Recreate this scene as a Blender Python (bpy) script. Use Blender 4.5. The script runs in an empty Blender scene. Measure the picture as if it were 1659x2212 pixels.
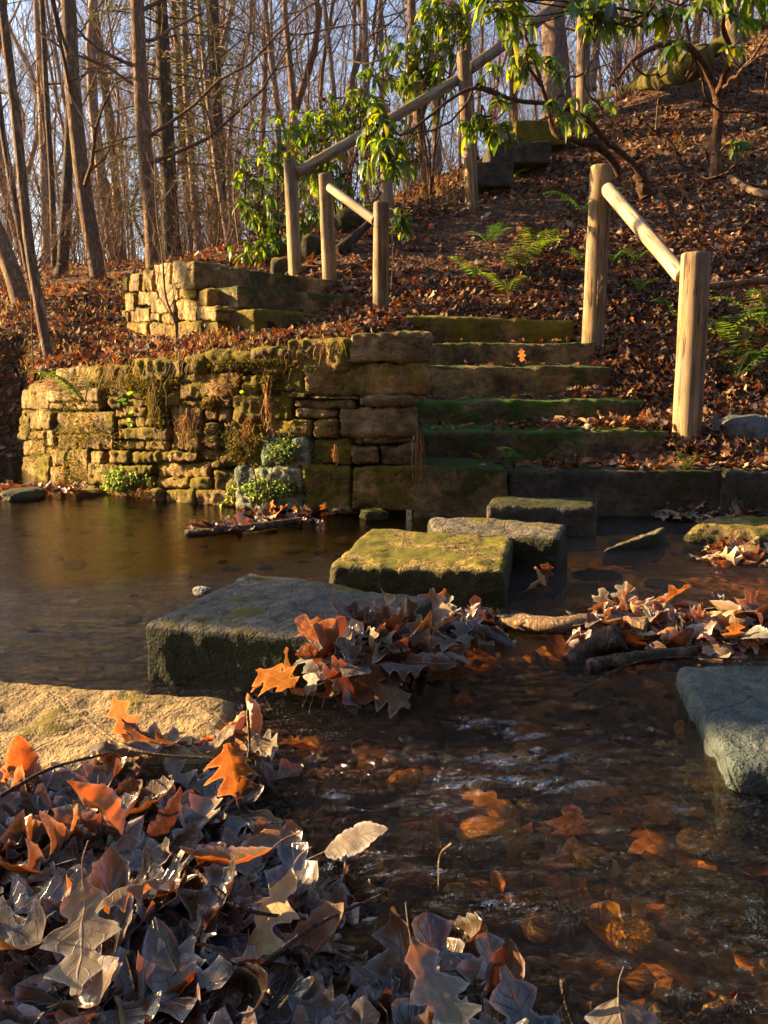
import bpy, math, random
import numpy as np
from mathutils import Vector
R = math.radians
SC = bpy.context.scene
COL = SC.collection
rng = np.random.default_rng(7)
random.seed(7)

# ------------------------------------------------------------------ camera
H, PITCH, F = 0.67, R(10.2), 1700.0          # eye height over the water, pitch, focal length in picture units (1659 x 2212)
cam = bpy.data.objects.new('camera', bpy.data.cameras.new('camera'))
COL.objects.link(cam)
cam.data.sensor_fit = 'VERTICAL'; cam.data.sensor_height = 24.0
cam.data.lens = 24.0*F/2212.0
cam.data.clip_start = 0.02; cam.data.clip_end = 2000
cam.location = (0, 0, H); cam.rotation_euler = (R(90)-PITCH, 0, 0)
SC.camera = cam

# ------------------------------------------------------------------ light
SUN_EL, SUN_AZ = R(19.0), R(16.0)            # sun left of the view, a little behind the scene
S_DIR = Vector((-math.cos(SUN_AZ)*math.cos(SUN_EL), math.sin(SUN_AZ)*math.cos(SUN_EL), math.sin(SUN_EL)))
world = bpy.data.worlds.new('World'); SC.world = world; world.use_nodes = True
wn = world.node_tree
bg = wn.nodes['Background']; sky = wn.nodes.new('ShaderNodeTexSky')
sky.sky_type = 'NISHITA'; sky.sun_disc = False; sky.sun_elevation = SUN_EL
sky.sun_rotation = math.atan2(S_DIR.x, S_DIR.y)
sky.air_density = 1.0; sky.dust_density = 1.5; sky.ozone_density = 1.6
wn.links.new(sky.outputs[0], bg.inputs[0]); bg.inputs[1].default_value = 0.06
sun = bpy.data.objects.new('sun', bpy.data.lights.new('sun', 'SUN'))
COL.objects.link(sun)
sun.data.energy = 5.0; sun.data.angle = R(0.5); sun.data.color = (1.0, 0.655, 0.295)
sun.rotation_euler = S_DIR.to_track_quat('Z', 'Y').to_euler()
SC.view_settings.view_transform = 'Standard'; SC.view_settings.look = 'None'
SC.view_settings.exposure = 2.7; SC.view_settings.gamma = 1.0
SC.view_settings.use_curve_mapping = False
SC.cycles.max_bounces = 8; SC.cycles.transparent_max_bounces = 12
SC.cycles.use_denoising = True; SC.cycles.caustics_reflective = False; SC.cycles.caustics_refractive = False

# ------------------------------------------------------------------ picture <-> world helpers
ct, st = math.cos(PITCH), math.sin(PITCH)
def ray(u, v):
    a = (u-829.5)/F; b = -(v-1106.0)/F
    return Vector((a, ct+b*st, -st+b*ct))
def W(u, v, d):
    r = ray(u, v); return Vector((0, 0, H)) + r*(d/r.y)
def onz(u, v, z):
    r = ray(u, v); return Vector((0, 0, H)) + r*((z-H)/r.z)
def px(d):                                   # metres covered by one picture unit at distance d
    return d/F*1.01

# ------------------------------------------------------------------ numpy noise
def _h(ix, iy, iz, s):
    n = (ix*374761393 + iy*668265263 + iz*1274126177 + s*974634777) & 0xffffffff
    n = ((n ^ (n >> 13))*1274126177) & 0xffffffff
    n = n ^ (n >> 16)
    return (n & 0xffff)/65535.0
def vnoise(p, s=0):
    p = np.asarray(p, float); i = np.floor(p).astype(np.int64); f = p-i; f = f*f*(3-2*f)
    x, y, z = i[:, 0], i[:, 1], i[:, 2]; fx, fy, fz = f[:, 0], f[:, 1], f[:, 2]
    def L(a, b, t): return a+(b-a)*t
    return L(L(L(_h(x, y, z, s), _h(x+1, y, z, s), fx), L(_h(x, y+1, z, s), _h(x+1, y+1, z, s), fx), fy),
             L(L(_h(x, y, z+1, s), _h(x+1, y, z+1, s), fx), L(_h(x, y+1, z+1, s), _h(x+1, y+1, z+1, s), fx), fy), fz)*2-1
def fbm(p, s=0, oct=4, gain=0.5):
    p = np.asarray(p, float); a, t, tot = 1.0, 0, 0
    for k in range(oct):
        t = t+a*vnoise(p*(2.03**k)+k*17.3, s+k); tot += a; a *= gain
    return t/tot
def sstep(a, b, x):
    t = np.clip((x-a)/(b-a), 0, 1); return t*t*(3-2*t)

# ------------------------------------------------------------------ mesh helpers
class Geo:
    def __init__(s): s.v = []; s.f = []; s.n = 0; s.c = []; s.l = []; s.m = []
    def add(s, v, faces, col=None, lc=None, mi=0):
        v = np.asarray(v, float).reshape(-1, 3); s.v.append(v)
        if not isinstance(faces, list): faces = [faces]
        for q in faces:
            q = np.asarray(q, np.int64)
            if len(q): s.f.append(q+s.n); s.m.append(np.full(len(q), mi, np.int32))
        s.n += len(v)
        s.c.append(np.ones((len(v), 3))*0.5 if col is None else (np.ones((len(v), 3))*np.asarray(col)))
        s.l.append(np.zeros((len(v), 3)) if lc is None else lc)
    def mesh(s, name, smooth=True, attrs=True):
        me = bpy.data.meshes.new(name)
        V = np.concatenate(s.v); me.vertices.add(len(V)); me.vertices.foreach_set('co', V.ravel())
        tot = np.concatenate([np.full(len(q), q.shape[1]) for q in s.f]); idx = np.concatenate([q.ravel() for q in s.f])
        me.loops.add(len(idx)); me.loops.foreach_set('vertex_index', idx.astype(np.int32))
        me.polygons.add(len(tot)); st_ = np.concatenate([[0], np.cumsum(tot)[:-1]])
        me.polygons.foreach_set('loop_start', st_.astype(np.int32)); me.polygons.foreach_set('loop_total', tot.astype(np.int32))
        me.polygons.foreach_set('use_smooth', np.full(len(tot), smooth))
        mm = np.concatenate(s.m)
        if mm.any(): me.polygons.foreach_set('material_index', mm)
        me.update(calc_edges=True)
        if attrs:
            a = me.attributes.new('tint', 'FLOAT_COLOR', 'POINT'); c = np.ones((len(V), 4)); c[:, :3] = np.concatenate(s.c)
            a.data.foreach_set('color', c.ravel())
            a = me.attributes.new('lc', 'FLOAT_VECTOR', 'POINT'); a.data.foreach_set('vector', np.concatenate(s.l).ravel())
        me.validate()
        return me
    def obj(s, name, mat, parent=None, smooth=True, attrs=True, loc=None):
        me = s.mesh(name, smooth, attrs)
        for m in (mat if isinstance(mat, (list, tuple)) else [mat]): me.materials.append(m)
        return link(name, me, parent, loc)
def link(name, me, parent=None, loc=None):
    o = bpy.data.objects.new(name, me); COL.objects.link(o)
    if parent is not None: o.parent = parent
    if loc is not None: o.location = loc
    return o
def tag(o, label=None, cat=None, group=None, kind=None):
    if label: o['label'] = label
    if cat: o['category'] = cat
    if group: o['group'] = group
    if kind: o['kind'] = kind
    return o
def empty(name, loc, label, cat, group=None):
    o = bpy.data.objects.new(name, None); COL.objects.link(o); o.location = loc; o.empty_display_size = 0.1
    return tag(o, label, cat, group)
def sub(geo, off):
    for v in geo.v: v -= np.asarray(off)
    return geo
def place(geo, name, mat, label, cat, group=None, kind=None, smooth=True):   # one-mesh thing with its origin at its base
    V = np.concatenate(geo.v); o0 = np.array([V[:, 0].mean(), V[:, 1].mean(), V[:, 2].min()])
    sub(geo, o0)
    return tag(geo.obj(name, mat, smooth=smooth, loc=o0), label, cat, group, kind)

def grid_faces(nr, nc, wrap=False):
    r = np.arange(nr-1)[:, None]; c = np.arange(nc if wrap else nc-1)[None, :]
    c2 = (c+1) % nc
    return np.stack([r*nc+c, r*nc+c2, (r+1)*nc+c2, (r+1)*nc+c], -1).reshape(-1, 4)
def smooth_path(P, n):
    P = np.asarray([tuple(p) for p in P], float); m = len(P)
    if m < 3:
        t = np.linspace(0, 1, n)[:, None]; return P[0]+(P[-1]-P[0])*t
    Q = np.vstack([2*P[0]-P[1], P, 2*P[-1]-P[-2]])
    T = np.linspace(0, m-1, n); k = np.minimum(T.astype(int), m-2); t = (T-k)[:, None]
    a, b, c, d = Q[k], Q[k+1], Q[k+2], Q[k+3]
    return 0.5*(2*b+(c-a)*t+(2*a-5*b+4*c-d)*t*t+(3*b-a-3*c+d)*t**3)
def frames(P):
    T = np.gradient(P, axis=0); T /= np.linalg.norm(T, axis=1)[:, None]+1e-9
    ref = np.array([0.0, 0, 1]) if abs(T[:, 2]).mean() < 0.8 else np.array([1.0, 0, 0])
    A = np.cross(T, ref); A /= np.linalg.norm(A, axis=1)[:, None]+1e-9
    return T, A, np.cross(T, A)
def tube(geo, P, r, k=6, col=None, cap=False, rough=0.0, seed=0, flare=None):
    P = np.asarray(P, float); n = len(P); r = np.broadcast_to(np.asarray(r, float), (n,)).copy()
    T, A, B = frames(P); th = np.arange(k)*2*np.pi/k
    dirs = A[:, None]*np.cos(th)[None, :, None]+B[:, None]*np.sin(th)[None, :, None]
    rr = np.repeat(r[:, None], k, 1)
    if rough:
        q = P[:, None]+dirs*r[:, None, None]
        q = q.reshape(-1, 3)/max(r.mean(), 1e-3)
        rr = rr*(1+rough*fbm(q*np.array([1.2, 1.2, 0.5]), seed, 3).reshape(n, k))
    V = (P[:, None]+dirs*rr[:, :, None]).reshape(-1, 3)
    fs = [grid_faces(n, k, True)]
    if cap:
        V = np.vstack([V, P[0], P[-1]]); a = np.arange(k); b = (a+1) % k
        fs.append(np.stack([b, a, np.full(k, n*k)], 1)); fs.append(np.stack([a+(n-1)*k, b+(n-1)*k, np.full(k, n*k+1)], 1))
    lc = np.zeros((len(V), 3)); lc[:n*k, 0] = np.tile(th, n); lc[:n*k, 1] = np.repeat(np.linspace(0, 1, n), k)
    geo.add(V, fs, col, lc)
def block(geo, c8=None, center=None, size=None, rot=0.0, rad=0.03, step=0.03, amp=0.012, freq=6.0, seed=0, fine=0.004, nmax=60, col=None, tilt=(0, 0)):
    """a quarried stone: rounded box on 8 corners (x0y0z0, x1y0z0, x1y1z0, x0y1z0, then the top four) with knocked edges"""
    if c8 is None:
        sx, sy, sz = [s/2 for s in size]; ca, sa = math.cos(rot), math.sin(rot); c8 = []
        for z in (-sz, sz):
            for x, y in ((-sx, -sy), (sx, -sy), (sx, sy), (-sx, sy)):
                zz = z+x*tilt[0]+y*tilt[1]
                c8.append((center[0]+x*ca-y*sa, center[1]+x*sa+y*ca, center[2]+zz))
    C = np.array([tuple(c) for c in c8], float)
    L = [np.linalg.norm(C[1]-C[0]+C[5]-C[4])/2, np.linalg.norm(C[3]-C[0]+C[7]-C[4])/2, np.linalg.norm(C[4]-C[0]+C[6]-C[2])/2]
    N = [int(min(nmax, max(4, round(l/step)))) for l in L]
    vs, fs, n = [], [], 0
    for ax in range(3):
        a, b = [(1, 2), (2, 0), (0, 1)][ax]
        for s in (0, 1):
            ga, gb = np.meshgrid(np.linspace(0, 1, N[a]+1), np.linspace(0, 1, N[b]+1), indexing='ij')
            p = np.zeros((ga.size, 3)); p[:, ax] = s; p[:, a] = ga.ravel(); p[:, b] = gb.ravel()
            q = grid_faces(N[a]+1, N[b]+1)
            if s == 0: q = q[:, ::-1]
            vs.append(p); fs.append(q+n); n += len(p)
    P = np.concatenate(vs); Q = np.concatenate(fs)
    key = np.round(P*4096).astype(np.int64); key = key[:, 0]*10**10+key[:, 1]*10**5+key[:, 2]
    _, first, inv = np.unique(key, return_index=True, return_inverse=True)
    P = P[first]; Q = inv.ravel()[Q]
    Lv = np.array(L); X = P*Lv; rad = min(rad, min(L)*0.45)
    # push samples towards the rounded corner
    core = np.clip(X, rad, Lv-rad); off = X-core; nrm = np.linalg.norm(off, axis=1)[:, None]
    dirn = np.where(nrm > 1e-6, off/np.maximum(nrm, 1e-6), 0)
    cheb = np.abs(off).max(1)[:, None]
    X = core+dirn*cheb
    Pn = X/Lv
    x, y, z = Pn[:, 0:1], Pn[:, 1:2], Pn[:, 2:3]
    V = ((1-z)*((1-y)*((1-x)*C[0]+x*C[1])+y*((1-x)*C[3]+x*C[2]))+z*((1-y)*((1-x)*C[4]+x*C[5])+y*((1-x)*C[7]+x*C[6])))
    cen = V.mean(0)
    lo = X-Lv/2; nn = lo/np.maximum(np.abs(lo/(Lv/2)).max(1)[:, None], 1e-6)
    ex = C[1]-C[0]; ey = C[3]-C[0]; ez = C[4]-C[0]
    E = np.array([ex/np.linalg.norm(ex), ey/np.linalg.norm(ey), ez/np.linalg.norm(ez)])
    w = np.abs(lo/(Lv/2))**8; nd = (np.sign(lo)*w)@E; nd /= np.linalg.norm(nd, axis=1)[:, None]+1e-9
    s0 = cen*3.7+seed*7.1
    ridg = 1-2*np.abs(fbm(V*freq*1.7+s0+9, seed+5, 3)); terr = fbm(V*freq*0.8+s0+3, seed+9, 2); terr = np.round(terr*5)/5*0.6+terr*0.4
    d = amp*0.7*fbm(V*freq+s0, seed, 4)+amp*0.9*terr+amp*0.6*ridg+fine*fbm(V*freq*7+s0, seed+3, 2)+fine*0.6*fbm(V*freq*19+s0, seed+4, 2)
    V = V+nd*d[:, None]
    low = fbm(V*1.6+s0, seed+11, 2)
    V = V+np.array([0, 0, 1.0])*(low*amp*0.6)[:, None]
    geo.add(V, Q, col)
# ------------------------------------------------------------------ materials
class NT:
    def __init__(s, name):
        s.mat = bpy.data.materials.new(name); s.mat.use_nodes = True; s.t = s.mat.node_tree
        s.t.nodes.clear(); s.out = s.t.nodes.new('ShaderNodeOutputMaterial')
    def n(s, typ, **kw):
        nd = s.t.nodes.new('ShaderNode'+typ)
        for k, v in kw.items():
            if hasattr(nd, k) and k not in ('Scale', 'Color'): setattr(nd, k, v)
            else: s.set(nd, k, v)
        return nd
    def set(s, nd, k, v):
        sock = nd.inputs[int(k[1:])] if (k[0] == 'i' and k[1:].isdigit()) else nd.inputs[k.replace('_', ' ')]
        if isinstance(v, bpy.types.NodeSocket): s.t.links.new(v, sock)
        elif isinstance(v, (tuple, list)) and sock.type == 'RGBA': sock.default_value = (*v[:3], 1)
        else: sock.default_value = v
    def link(s, a, b): s.t.links.new(a, b)
    def coord(s, kind='Object', scale=(1, 1, 1)):
        g = s.n('NewGeometry').outputs['Position'] if kind == 'World' else s.n('TexCoord').outputs[kind]
        m = s.n('Mapping'); s.link(g, m.inputs[0]); m.inputs['Scale'].default_value = scale
        return m.outputs[0]
    def noise(s, vec, scale, detail=4, rough=0.55, dist=0.0):
        nd = s.n('TexNoise'); s.link(vec, nd.inputs['Vector']); nd.inputs['Scale'].default_value = scale
        nd.inputs['Detail'].default_value = detail; nd.inputs['Roughness'].default_value = rough; nd.inputs['Distortion'].default_value = dist
        return nd.outputs[0]
    def ramp(s, fac, stops, interp='LINEAR'):
        nd = s.n('ValToRGB'); s.link(fac, nd.inputs[0]); r = nd.color_ramp; r.interpolation = interp
        while len(r.elements) < len(stops): r.elements.new(0.5)
        for e, (p, c) in zip(r.elements, stops):
            e.position = p; e.color = (*c, 1) if isinstance(c, (tuple, list)) else (c, c, c, 1)
        return nd.outputs[0]
    def mix(s, f, a, b, bt='MIX'):
        nd = s.n('Mix'); nd.data_type = 'RGBA'; nd.blend_type = bt
        for i, v in ((0, f), (6, a), (7, b)):
            if isinstance(v, bpy.types.NodeSocket): s.link(v, nd.inputs[i])
            else: nd.inputs[i].default_value = v if i == 0 else (*v[:3], 1)
        return nd.outputs[2]
    def math(s, op, a, b=0.0, c=None, clamp=False):
        nd = s.n('Math'); nd.operation = op; nd.use_clamp = clamp
        for i, v in ((0, a), (1, b), (2, c)):
            if v is None: continue
            if isinstance(v, bpy.types.NodeSocket): s.link(v, nd.inputs[i])
            else: nd.inputs[i].default_value = v
        return nd.outputs[0]
    def bump(s, h, strength=0.5, dist=0.01, normal=None):
        nd = s.n('Bump'); s.link(h, nd.inputs['Height']); nd.inputs['Strength'].default_value = strength; nd.inputs['Distance'].default_value = dist
        if normal is not None: s.link(normal, nd.inputs['Normal'])
        return nd.outputs[0]
    def attr(s, name, typ='GEOMETRY'):
        nd = s.n('Attribute'); nd.attribute_name = name; return nd
    def pbsdf(s, col, rough=0.8, normal=None, **kw):
        b = s.n('BsdfPrincipled')
        for k, v in dict(Base_Color=col, Roughness=rough, **kw).items(): s.set(b, k, v)
        if normal is not None: s.link(normal, b.inputs['Normal'])
        return b.outputs[0]
    def finish(s, sh): s.link(sh, s.out.inputs[0]); return s.mat
    def sep(s, v):
        nd = s.n('SeparateXYZ'); s.link(v, nd.inputs[0]); return nd.outputs

def stone_mat(name, cols, moss=0.5, mosscol=((0.055, 0.07, 0.008), (0.16, 0.14, 0.012)), top=0.9, rough=0.85, patch=3.0, side=None):
    m = NT(name); p = m.coord('World')
    n1 = m.noise(p, 5.0, 5); n2 = m.noise(p, 28, 4, 0.65); n3 = m.noise(p, 140, 3, 0.6)
    oi = m.n('ObjectInfo').outputs['Random']
    base = m.ramp(n1, [(0.38, cols[0]), (0.5, cols[1]), (0.62, cols[2])])
    base = m.mix(0.75, base, m.ramp(n2, [(0.3, (0.22, 0.2, 0.18)), (0.52, (0.95, 0.95, 0.95)), (0.75, (1.45, 1.35, 1.2))]), 'MULTIPLY')
    base = m.mix(0.35, base, m.ramp(oi, [(0, (0.65, 0.62, 0.6)), (0.5, (1, 1, 1)), (1, (1.3, 1.15, 0.95))]), 'MULTIPLY')
    g = m.n('NewGeometry'); nz = m.sep(g.outputs['Normal'])[2]
    mn = m.noise(p, patch, 5, 0.7, 0.3)
    f = m.math('ADD', mn, m.math('MULTIPLY', nz, top*0.22))
    f = m.math('ADD', f, m.math('MULTIPLY', m.math('SUBTRACT', n2, 0.5), 0.25))
    th = 0.80-0.45*moss
    mf = m.ramp(f, [(th, 0.0), (th+0.10, 1.0)])
    mcol = m.mix(m.noise(p, 45, 3, 0.7), mosscol[0], mosscol[1])
    mcol = m.mix(m.ramp(m.noise(p, 9, 3), [(0.45, 0.0), (0.65, 0.7)]), mcol, tuple(c*1.1 for c in mosscol[1]))
    if side:      # dark wet moss on the flanks, darkened further to paint in their shade
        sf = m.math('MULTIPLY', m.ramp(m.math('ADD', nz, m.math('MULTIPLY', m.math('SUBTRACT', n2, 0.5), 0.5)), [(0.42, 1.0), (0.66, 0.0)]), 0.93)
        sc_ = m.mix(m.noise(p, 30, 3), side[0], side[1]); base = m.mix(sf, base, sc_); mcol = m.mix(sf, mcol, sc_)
    col = m.mix(mf, base, mcol)
    hm = m.math('ADD', m.math('MULTIPLY', m.noise(p, 220, 3, 0.8), m.math('MULTIPLY', mf, 1.4)), m.math('ADD', m.math('MULTIPLY', n2, 0.8), m.math('MULTIPLY', n3, 0.4)))
    crack = m.n('TexVoronoi', feature='DISTANCE_TO_EDGE'); m.link(m.coord('World', (1, 1, 3)), crack.inputs['Vector']); crack.inputs['Scale'].default_value = 6
    hm = m.math('ADD', hm, m.math('MULTIPLY', m.ramp(crack.outputs[0], [(0, 0.0), (0.02, 1.0)]), 0.15))
    nb = m.bump(hm, 1.0, 0.022)
    rg = m.mix(mf, (rough,)*3, (0.97,)*3)
    return m.finish(m.pbsdf(col, rg, nb, Specular_IOR_Level=0.28))
M = {}
M['wall'] = stone_mat('wall_stone', ((0.10, 0.06, 0.02), (0.24, 0.15, 0.048), (0.40, 0.27, 0.095)), 0.68, ((0.07, 0.075, 0.008), (0.34, 0.255, 0.02)), top=0.9)
M['wall_mossy'] = stone_mat('wall_stone_mossy', ((0.10, 0.065, 0.025), (0.18, 0.115, 0.04), (0.27, 0.18, 0.06)), 0.80, ((0.05, 0.065, 0.006), (0.30, 0.235, 0.016)), top=0.7)
M['wall_clean'] = stone_mat('wall_stone_clean', ((0.11, 0.075, 0.035), (0.19, 0.135, 0.065), (0.30, 0.215, 0.11)), 0.38)
M['wall_pale'] = stone_mat('wall_stone_pale', ((0.14, 0.095, 0.035), (0.28, 0.20, 0.085), (0.42, 0.31, 0.15)), 0.50, mosscol=((0.14, 0.12, 0.02), (0.3, 0.24, 0.04)))
M['step'] = stone_mat('step_stone', ((0.07, 0.05, 0.022), (0.16, 0.115, 0.048), (0.28, 0.20, 0.085)), 0.56, ((0.02, 0.045, 0.006), (0.07, 0.10, 0.012)))
M['step_green'] = stone_mat('step_stone_green', ((0.07, 0.055, 0.03), (0.14, 0.11, 0.05), (0.22, 0.17, 0.08)), 0.66, ((0.025, 0.07, 0.009), (0.085, 0.19, 0.018)), top=0.5)
M['dark'] = stone_mat('dark_stone', ((0.035, 0.035, 0.03), (0.06, 0.055, 0.04), (0.10, 0.08, 0.05)), 0.45, ((0.015, 0.03, 0.006), (0.05, 0.06, 0.01)))
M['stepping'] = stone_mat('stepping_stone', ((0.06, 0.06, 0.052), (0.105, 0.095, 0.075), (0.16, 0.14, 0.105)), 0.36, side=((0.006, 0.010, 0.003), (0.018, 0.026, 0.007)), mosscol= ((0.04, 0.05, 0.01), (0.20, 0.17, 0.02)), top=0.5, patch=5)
M['sunstone'] = stone_mat('tan_creek_stone', ((0.09, 0.06, 0.028), (0.16, 0.11, 0.048), (0.24, 0.17, 0.08)), 0.42, ((0.07, 0.065, 0.01), (0.19, 0.155, 0.018)), top=0.3, patch=9)
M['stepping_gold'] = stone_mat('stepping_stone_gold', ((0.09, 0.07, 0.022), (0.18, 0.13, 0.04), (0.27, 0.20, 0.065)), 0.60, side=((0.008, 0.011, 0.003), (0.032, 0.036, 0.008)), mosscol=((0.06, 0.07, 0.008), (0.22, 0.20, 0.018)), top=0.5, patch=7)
M['slate'] = stone_mat('grey_green_stone', ((0.035, 0.052, 0.052), (0.055, 0.076, 0.074), (0.085, 0.105, 0.098)), 0.15, ((0.08, 0.08, 0.012), (0.22, 0.18, 0.03)), top=0.3)
M['amber'] = stone_mat('amber_stone', ((0.25, 0.15, 0.04), (0.45, 0.28, 0.07), (0.6, 0.4, 0.12)), 0.1)
M['grey'] = stone_mat('grey_stone', ((0.06, 0.07, 0.07), (0.10, 0.115, 0.115), (0.16, 0.17, 0.165)), 0.1)
M['lichen'] = stone_mat('lichen_stone', ((0.06, 0.10, 0.07), (0.12, 0.16, 0.11), (0.22, 0.24, 0.16)), 0.3, ((0.02, 0.07, 0.03), (0.10, 0.16, 0.08)), patch=8)
M['core'] = NT('wall_core'); M['core'] = M['core'].finish(M['core'].pbsdf((0.02, 0.016, 0.01), 1.0))

def wood_mat(name, cols, ax=2):
    m = NT(name); sc = [26, 26, 26]; sc[ax] = 1.6
    p = m.coord('Object', tuple(sc)); q = m.coord('Object'); w = m.coord('World')
    g1 = m.noise(p, 1.0, 6, 0.65, 0.4); g2 = m.noise(p, 4.0, 4, 0.6); big = m.noise(w, 3.0, 3)
    col = m.ramp(g1, [(0.36, cols[0]), (0.5, cols[1]), (0.64, cols[2])])
    col = m.mix(0.8, col, m.ramp(big, [(0.38, (0.5, 0.48, 0.45)), (0.6, (1.1, 1.08, 1.05))]), 'MULTIPLY')
    ck = m.ramp(g2, [(0.36, 0.0), (0.42, 1.0)])
    col = m.mix(m.math('SUBTRACT', 1.0, ck), col, tuple(c*0.3 for c in cols[0]))
    gy = m.ramp(m.noise(m.coord('World', (3, 3, 1.2)), 2.0, 4, 0.7), [(0.45, 0.0), (0.62, 0.65)]); col = m.mix(gy, col, m.mix(g1, (0.10, 0.09, 0.075), (0.26, 0.235, 0.195)))
    kv = m.n('TexVoronoi'); sk = [3.2, 3.2, 3.2]; sk[ax] = 2.0; m.link(m.coord('World', tuple(sk)), kv.inputs['Vector']); kv.inputs['Scale'].default_value = 1.7
    kn = m.ramp(kv.outputs['Distance'], [(0.07, 1.0), (0.12, 0.0)])
    col = m.mix(m.math('MULTIPLY', kn, 0.85), col, (0.05, 0.03, 0.015))
    h = m.math('ADD', m.math('MULTIPLY', g1, 0.6), m.math('ADD', m.math('MULTIPLY', ck, 0.5), m.math('MULTIPLY', m.noise(q, 120, 3), 0.25)))
    return m.finish(m.pbsdf(col, 0.8, m.bump(h, 0.7, 0.006), Specular_IOR_Level=0.2))
M['post'] = wood_mat('weathered_post', ((0.10, 0.065, 0.03), (0.22, 0.15, 0.075), (0.34, 0.24, 0.125)))
M['rail'] = wood_mat('weathered_rail', ((0.22, 0.17, 0.11), (0.38, 0.3, 0.19), (0.52, 0.42, 0.28)), 0)

M['railbrown'] = wood_mat('brown_rail', ((0.10, 0.065, 0.03), (0.22, 0.15, 0.075), (0.34, 0.24, 0.125)), 0)
def bark_mat(name, c0, c1, sc=1.0, moss=0.0):
    m = NT(name); p = m.coord('Object', (9*sc, 9*sc, 1.6*sc)); w = m.coord('World')
    n1 = m.noise(p, 2.2, 5, 0.7, 0.5); n2 = m.noise(p, 9, 3, 0.6)
    rd = m.math('ABSOLUTE', m.math('SUBTRACT', n1, 0.5))
    h = m.ramp(rd, [(0.0, 0.0), (0.12, 1.0)])
    col = m.mix(h, tuple(c*0.45 for c in c0), m.mix(n2, c0, c1))
    col = m.mix(0.5, col, m.ramp(m.noise(w, 1.3, 3), [(0.3, (0.7, 0.68, 0.66)), (0.7, (1.15, 1.1, 1.05))]), 'MULTIPLY')
    rv = m.n('ObjectInfo').outputs['Random']
    col = m.mix(0.5, col, m.ramp(rv, [(0, (0.6, 0.62, 0.66)), (0.5, (1, 0.95, 0.9)), (1, (1.3, 1.15, 1.0))]), 'MULTIPLY')
    if moss: col = m.mix(m.ramp(m.noise(w, 4, 4), [(0.6-moss*0.4, 0.0), (0.75-moss*0.4, 1.0)]), col, (0.10, 0.09, 0.015))
    return m.finish(m.pbsdf(col, 0.9, m.bump(m.math('ADD', h, m.math('MULTIPLY', n2, 0.5)), 0.8, 0.015), Specular_IOR_Level=0.15))
M['bark'] = bark_mat('tree_bark', (0.21, 0.135, 0.085), (0.34, 0.23, 0.15))
M['bark_dark'] = bark_mat('dark_bark', (0.09, 0.065, 0.05), (0.16, 0.115, 0.085))
M['bark_far'] = bark_mat('far_bark', (0.28, 0.215, 0.185), (0.42, 0.33, 0.28), 0.8)
M['bark_big'] = bark_mat('oak_bark', (0.2, 0.14, 0.11), (0.32, 0.23, 0.18), 1.6)
M['twig'] = bark_mat('twig_bark', (0.22, 0.145, 0.11), (0.33, 0.23, 0.18), 2)
M['stem'] = bark_mat('rhododendron_stem', (0.13, 0.075, 0.05), (0.24, 0.15, 0.10), 2)
M['palestem'] = bark_mat('pale_stem', (0.30, 0.22, 0.14), (0.45, 0.34, 0.22), 3)
M['mosslog'] = bark_mat('mossy_bark', (0.14, 0.12, 0.03), (0.25, 0.21, 0.04), 1.5, 0.55)

def leaf_mat(name, trans=0.35, tcol=(1.2, 0.45, 0.12), rough=0.6, frost=0.0, vein=0.5, spec=0.3, glow=1.0, objvar=0.3):
    m = NT(name); a = m.attr('tint'); l = m.attr('lc'); w = m.coord('World'); s = m.sep(l.outputs['Vector'])
    col = a.outputs['Color']
    n = m.noise(w, 60, 4, 0.6)
    col = m.mix(0.6, col, m.ramp(n, [(0.25, (0.45, 0.4, 0.4)), (0.55, (1, 1, 1)), (0.8, (1.35, 1.25, 1.1))]), 'MULTIPLY')
    if objvar:
        rv = m.n('ObjectInfo').outputs['Random']
        col = m.mix(objvar, col, m.ramp(rv, [(0, (0.35, 0.33, 0.32)), (0.35, (0.75, 0.7, 0.66)), (0.7, (1.1, 1.02, 0.95)), (1, (1.6, 1.45, 1.3))]), 'MULTIPLY')
    ax = m.math('ABSOLUTE', s[0])
    mid = m.ramp(ax, [(0.0, 1.0), (0.07, 0.0)])
    side = m.math('ABSOLUTE', m.math('SUBTRACT', m.math('FRACT', m.math('SUBTRACT', m.math('MULTIPLY', s[1], 9.0), m.math('MULTIPLY', ax, 1.6))), 0.5))
    sv = m.ramp(side, [(0.0, 1.0), (0.09, 0.0)])
    v = m.math('MAXIMUM', mid, m.math('MULTIPLY', sv, 0.5))
    if vein: col = m.mix(m.math('MULTIPLY', v, vein*0.6), col, m.mix(0.5, col, (0.5, 0.36, 0.2)))
    h = m.math('ADD', m.math('MULTIPLY', v, 0.7), m.math('MULTIPLY', n, 0.9))
    if frost:
        fe = m.ramp(ax, [(0.70, 0.0), (0.96, 1.0)])
        fn = m.noise(w, 170, 3, 0.8)
        g = m.n('NewGeometry'); up = m.sep(g.outputs['Normal'])[2]
        ff = m.math('MULTIPLY', m.math('ADD', m.math('MULTIPLY', fe, 0.85), m.math('MULTIPLY', m.ramp(m.noise(w, 11, 3), [(0.45, 0.0), (0.66, 1.0)]), 0.42)), m.ramp(fn, [(0.36, 0.15), (0.56, 1.0)]))
        ff = m.math('MULTIPLY', ff, frost, clamp=True)
        col = m.mix(ff, col, (0.62, 0.66, 0.72))
        h = m.math('ADD', h, m.math('MULTIPLY', fn, m.math('MULTIPLY', ff, 1.5)))
    nb = m.bump(h, 0.6, 0.0025)
    b = m.pbsdf(col, rough, nb, Specular_IOR_Level=spec)
    t = m.n('BsdfTranslucent'); m.link(m.mix(1.0, col, tcol, 'MULTIPLY'), t.inputs[0])
    mx = m.n('MixShader'); mx.inputs[0].default_value = trans; m.link(b, mx.inputs[1]); m.link(t.outputs[0], mx.inputs[2])
    return m.finish(mx.outputs[0])
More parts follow.
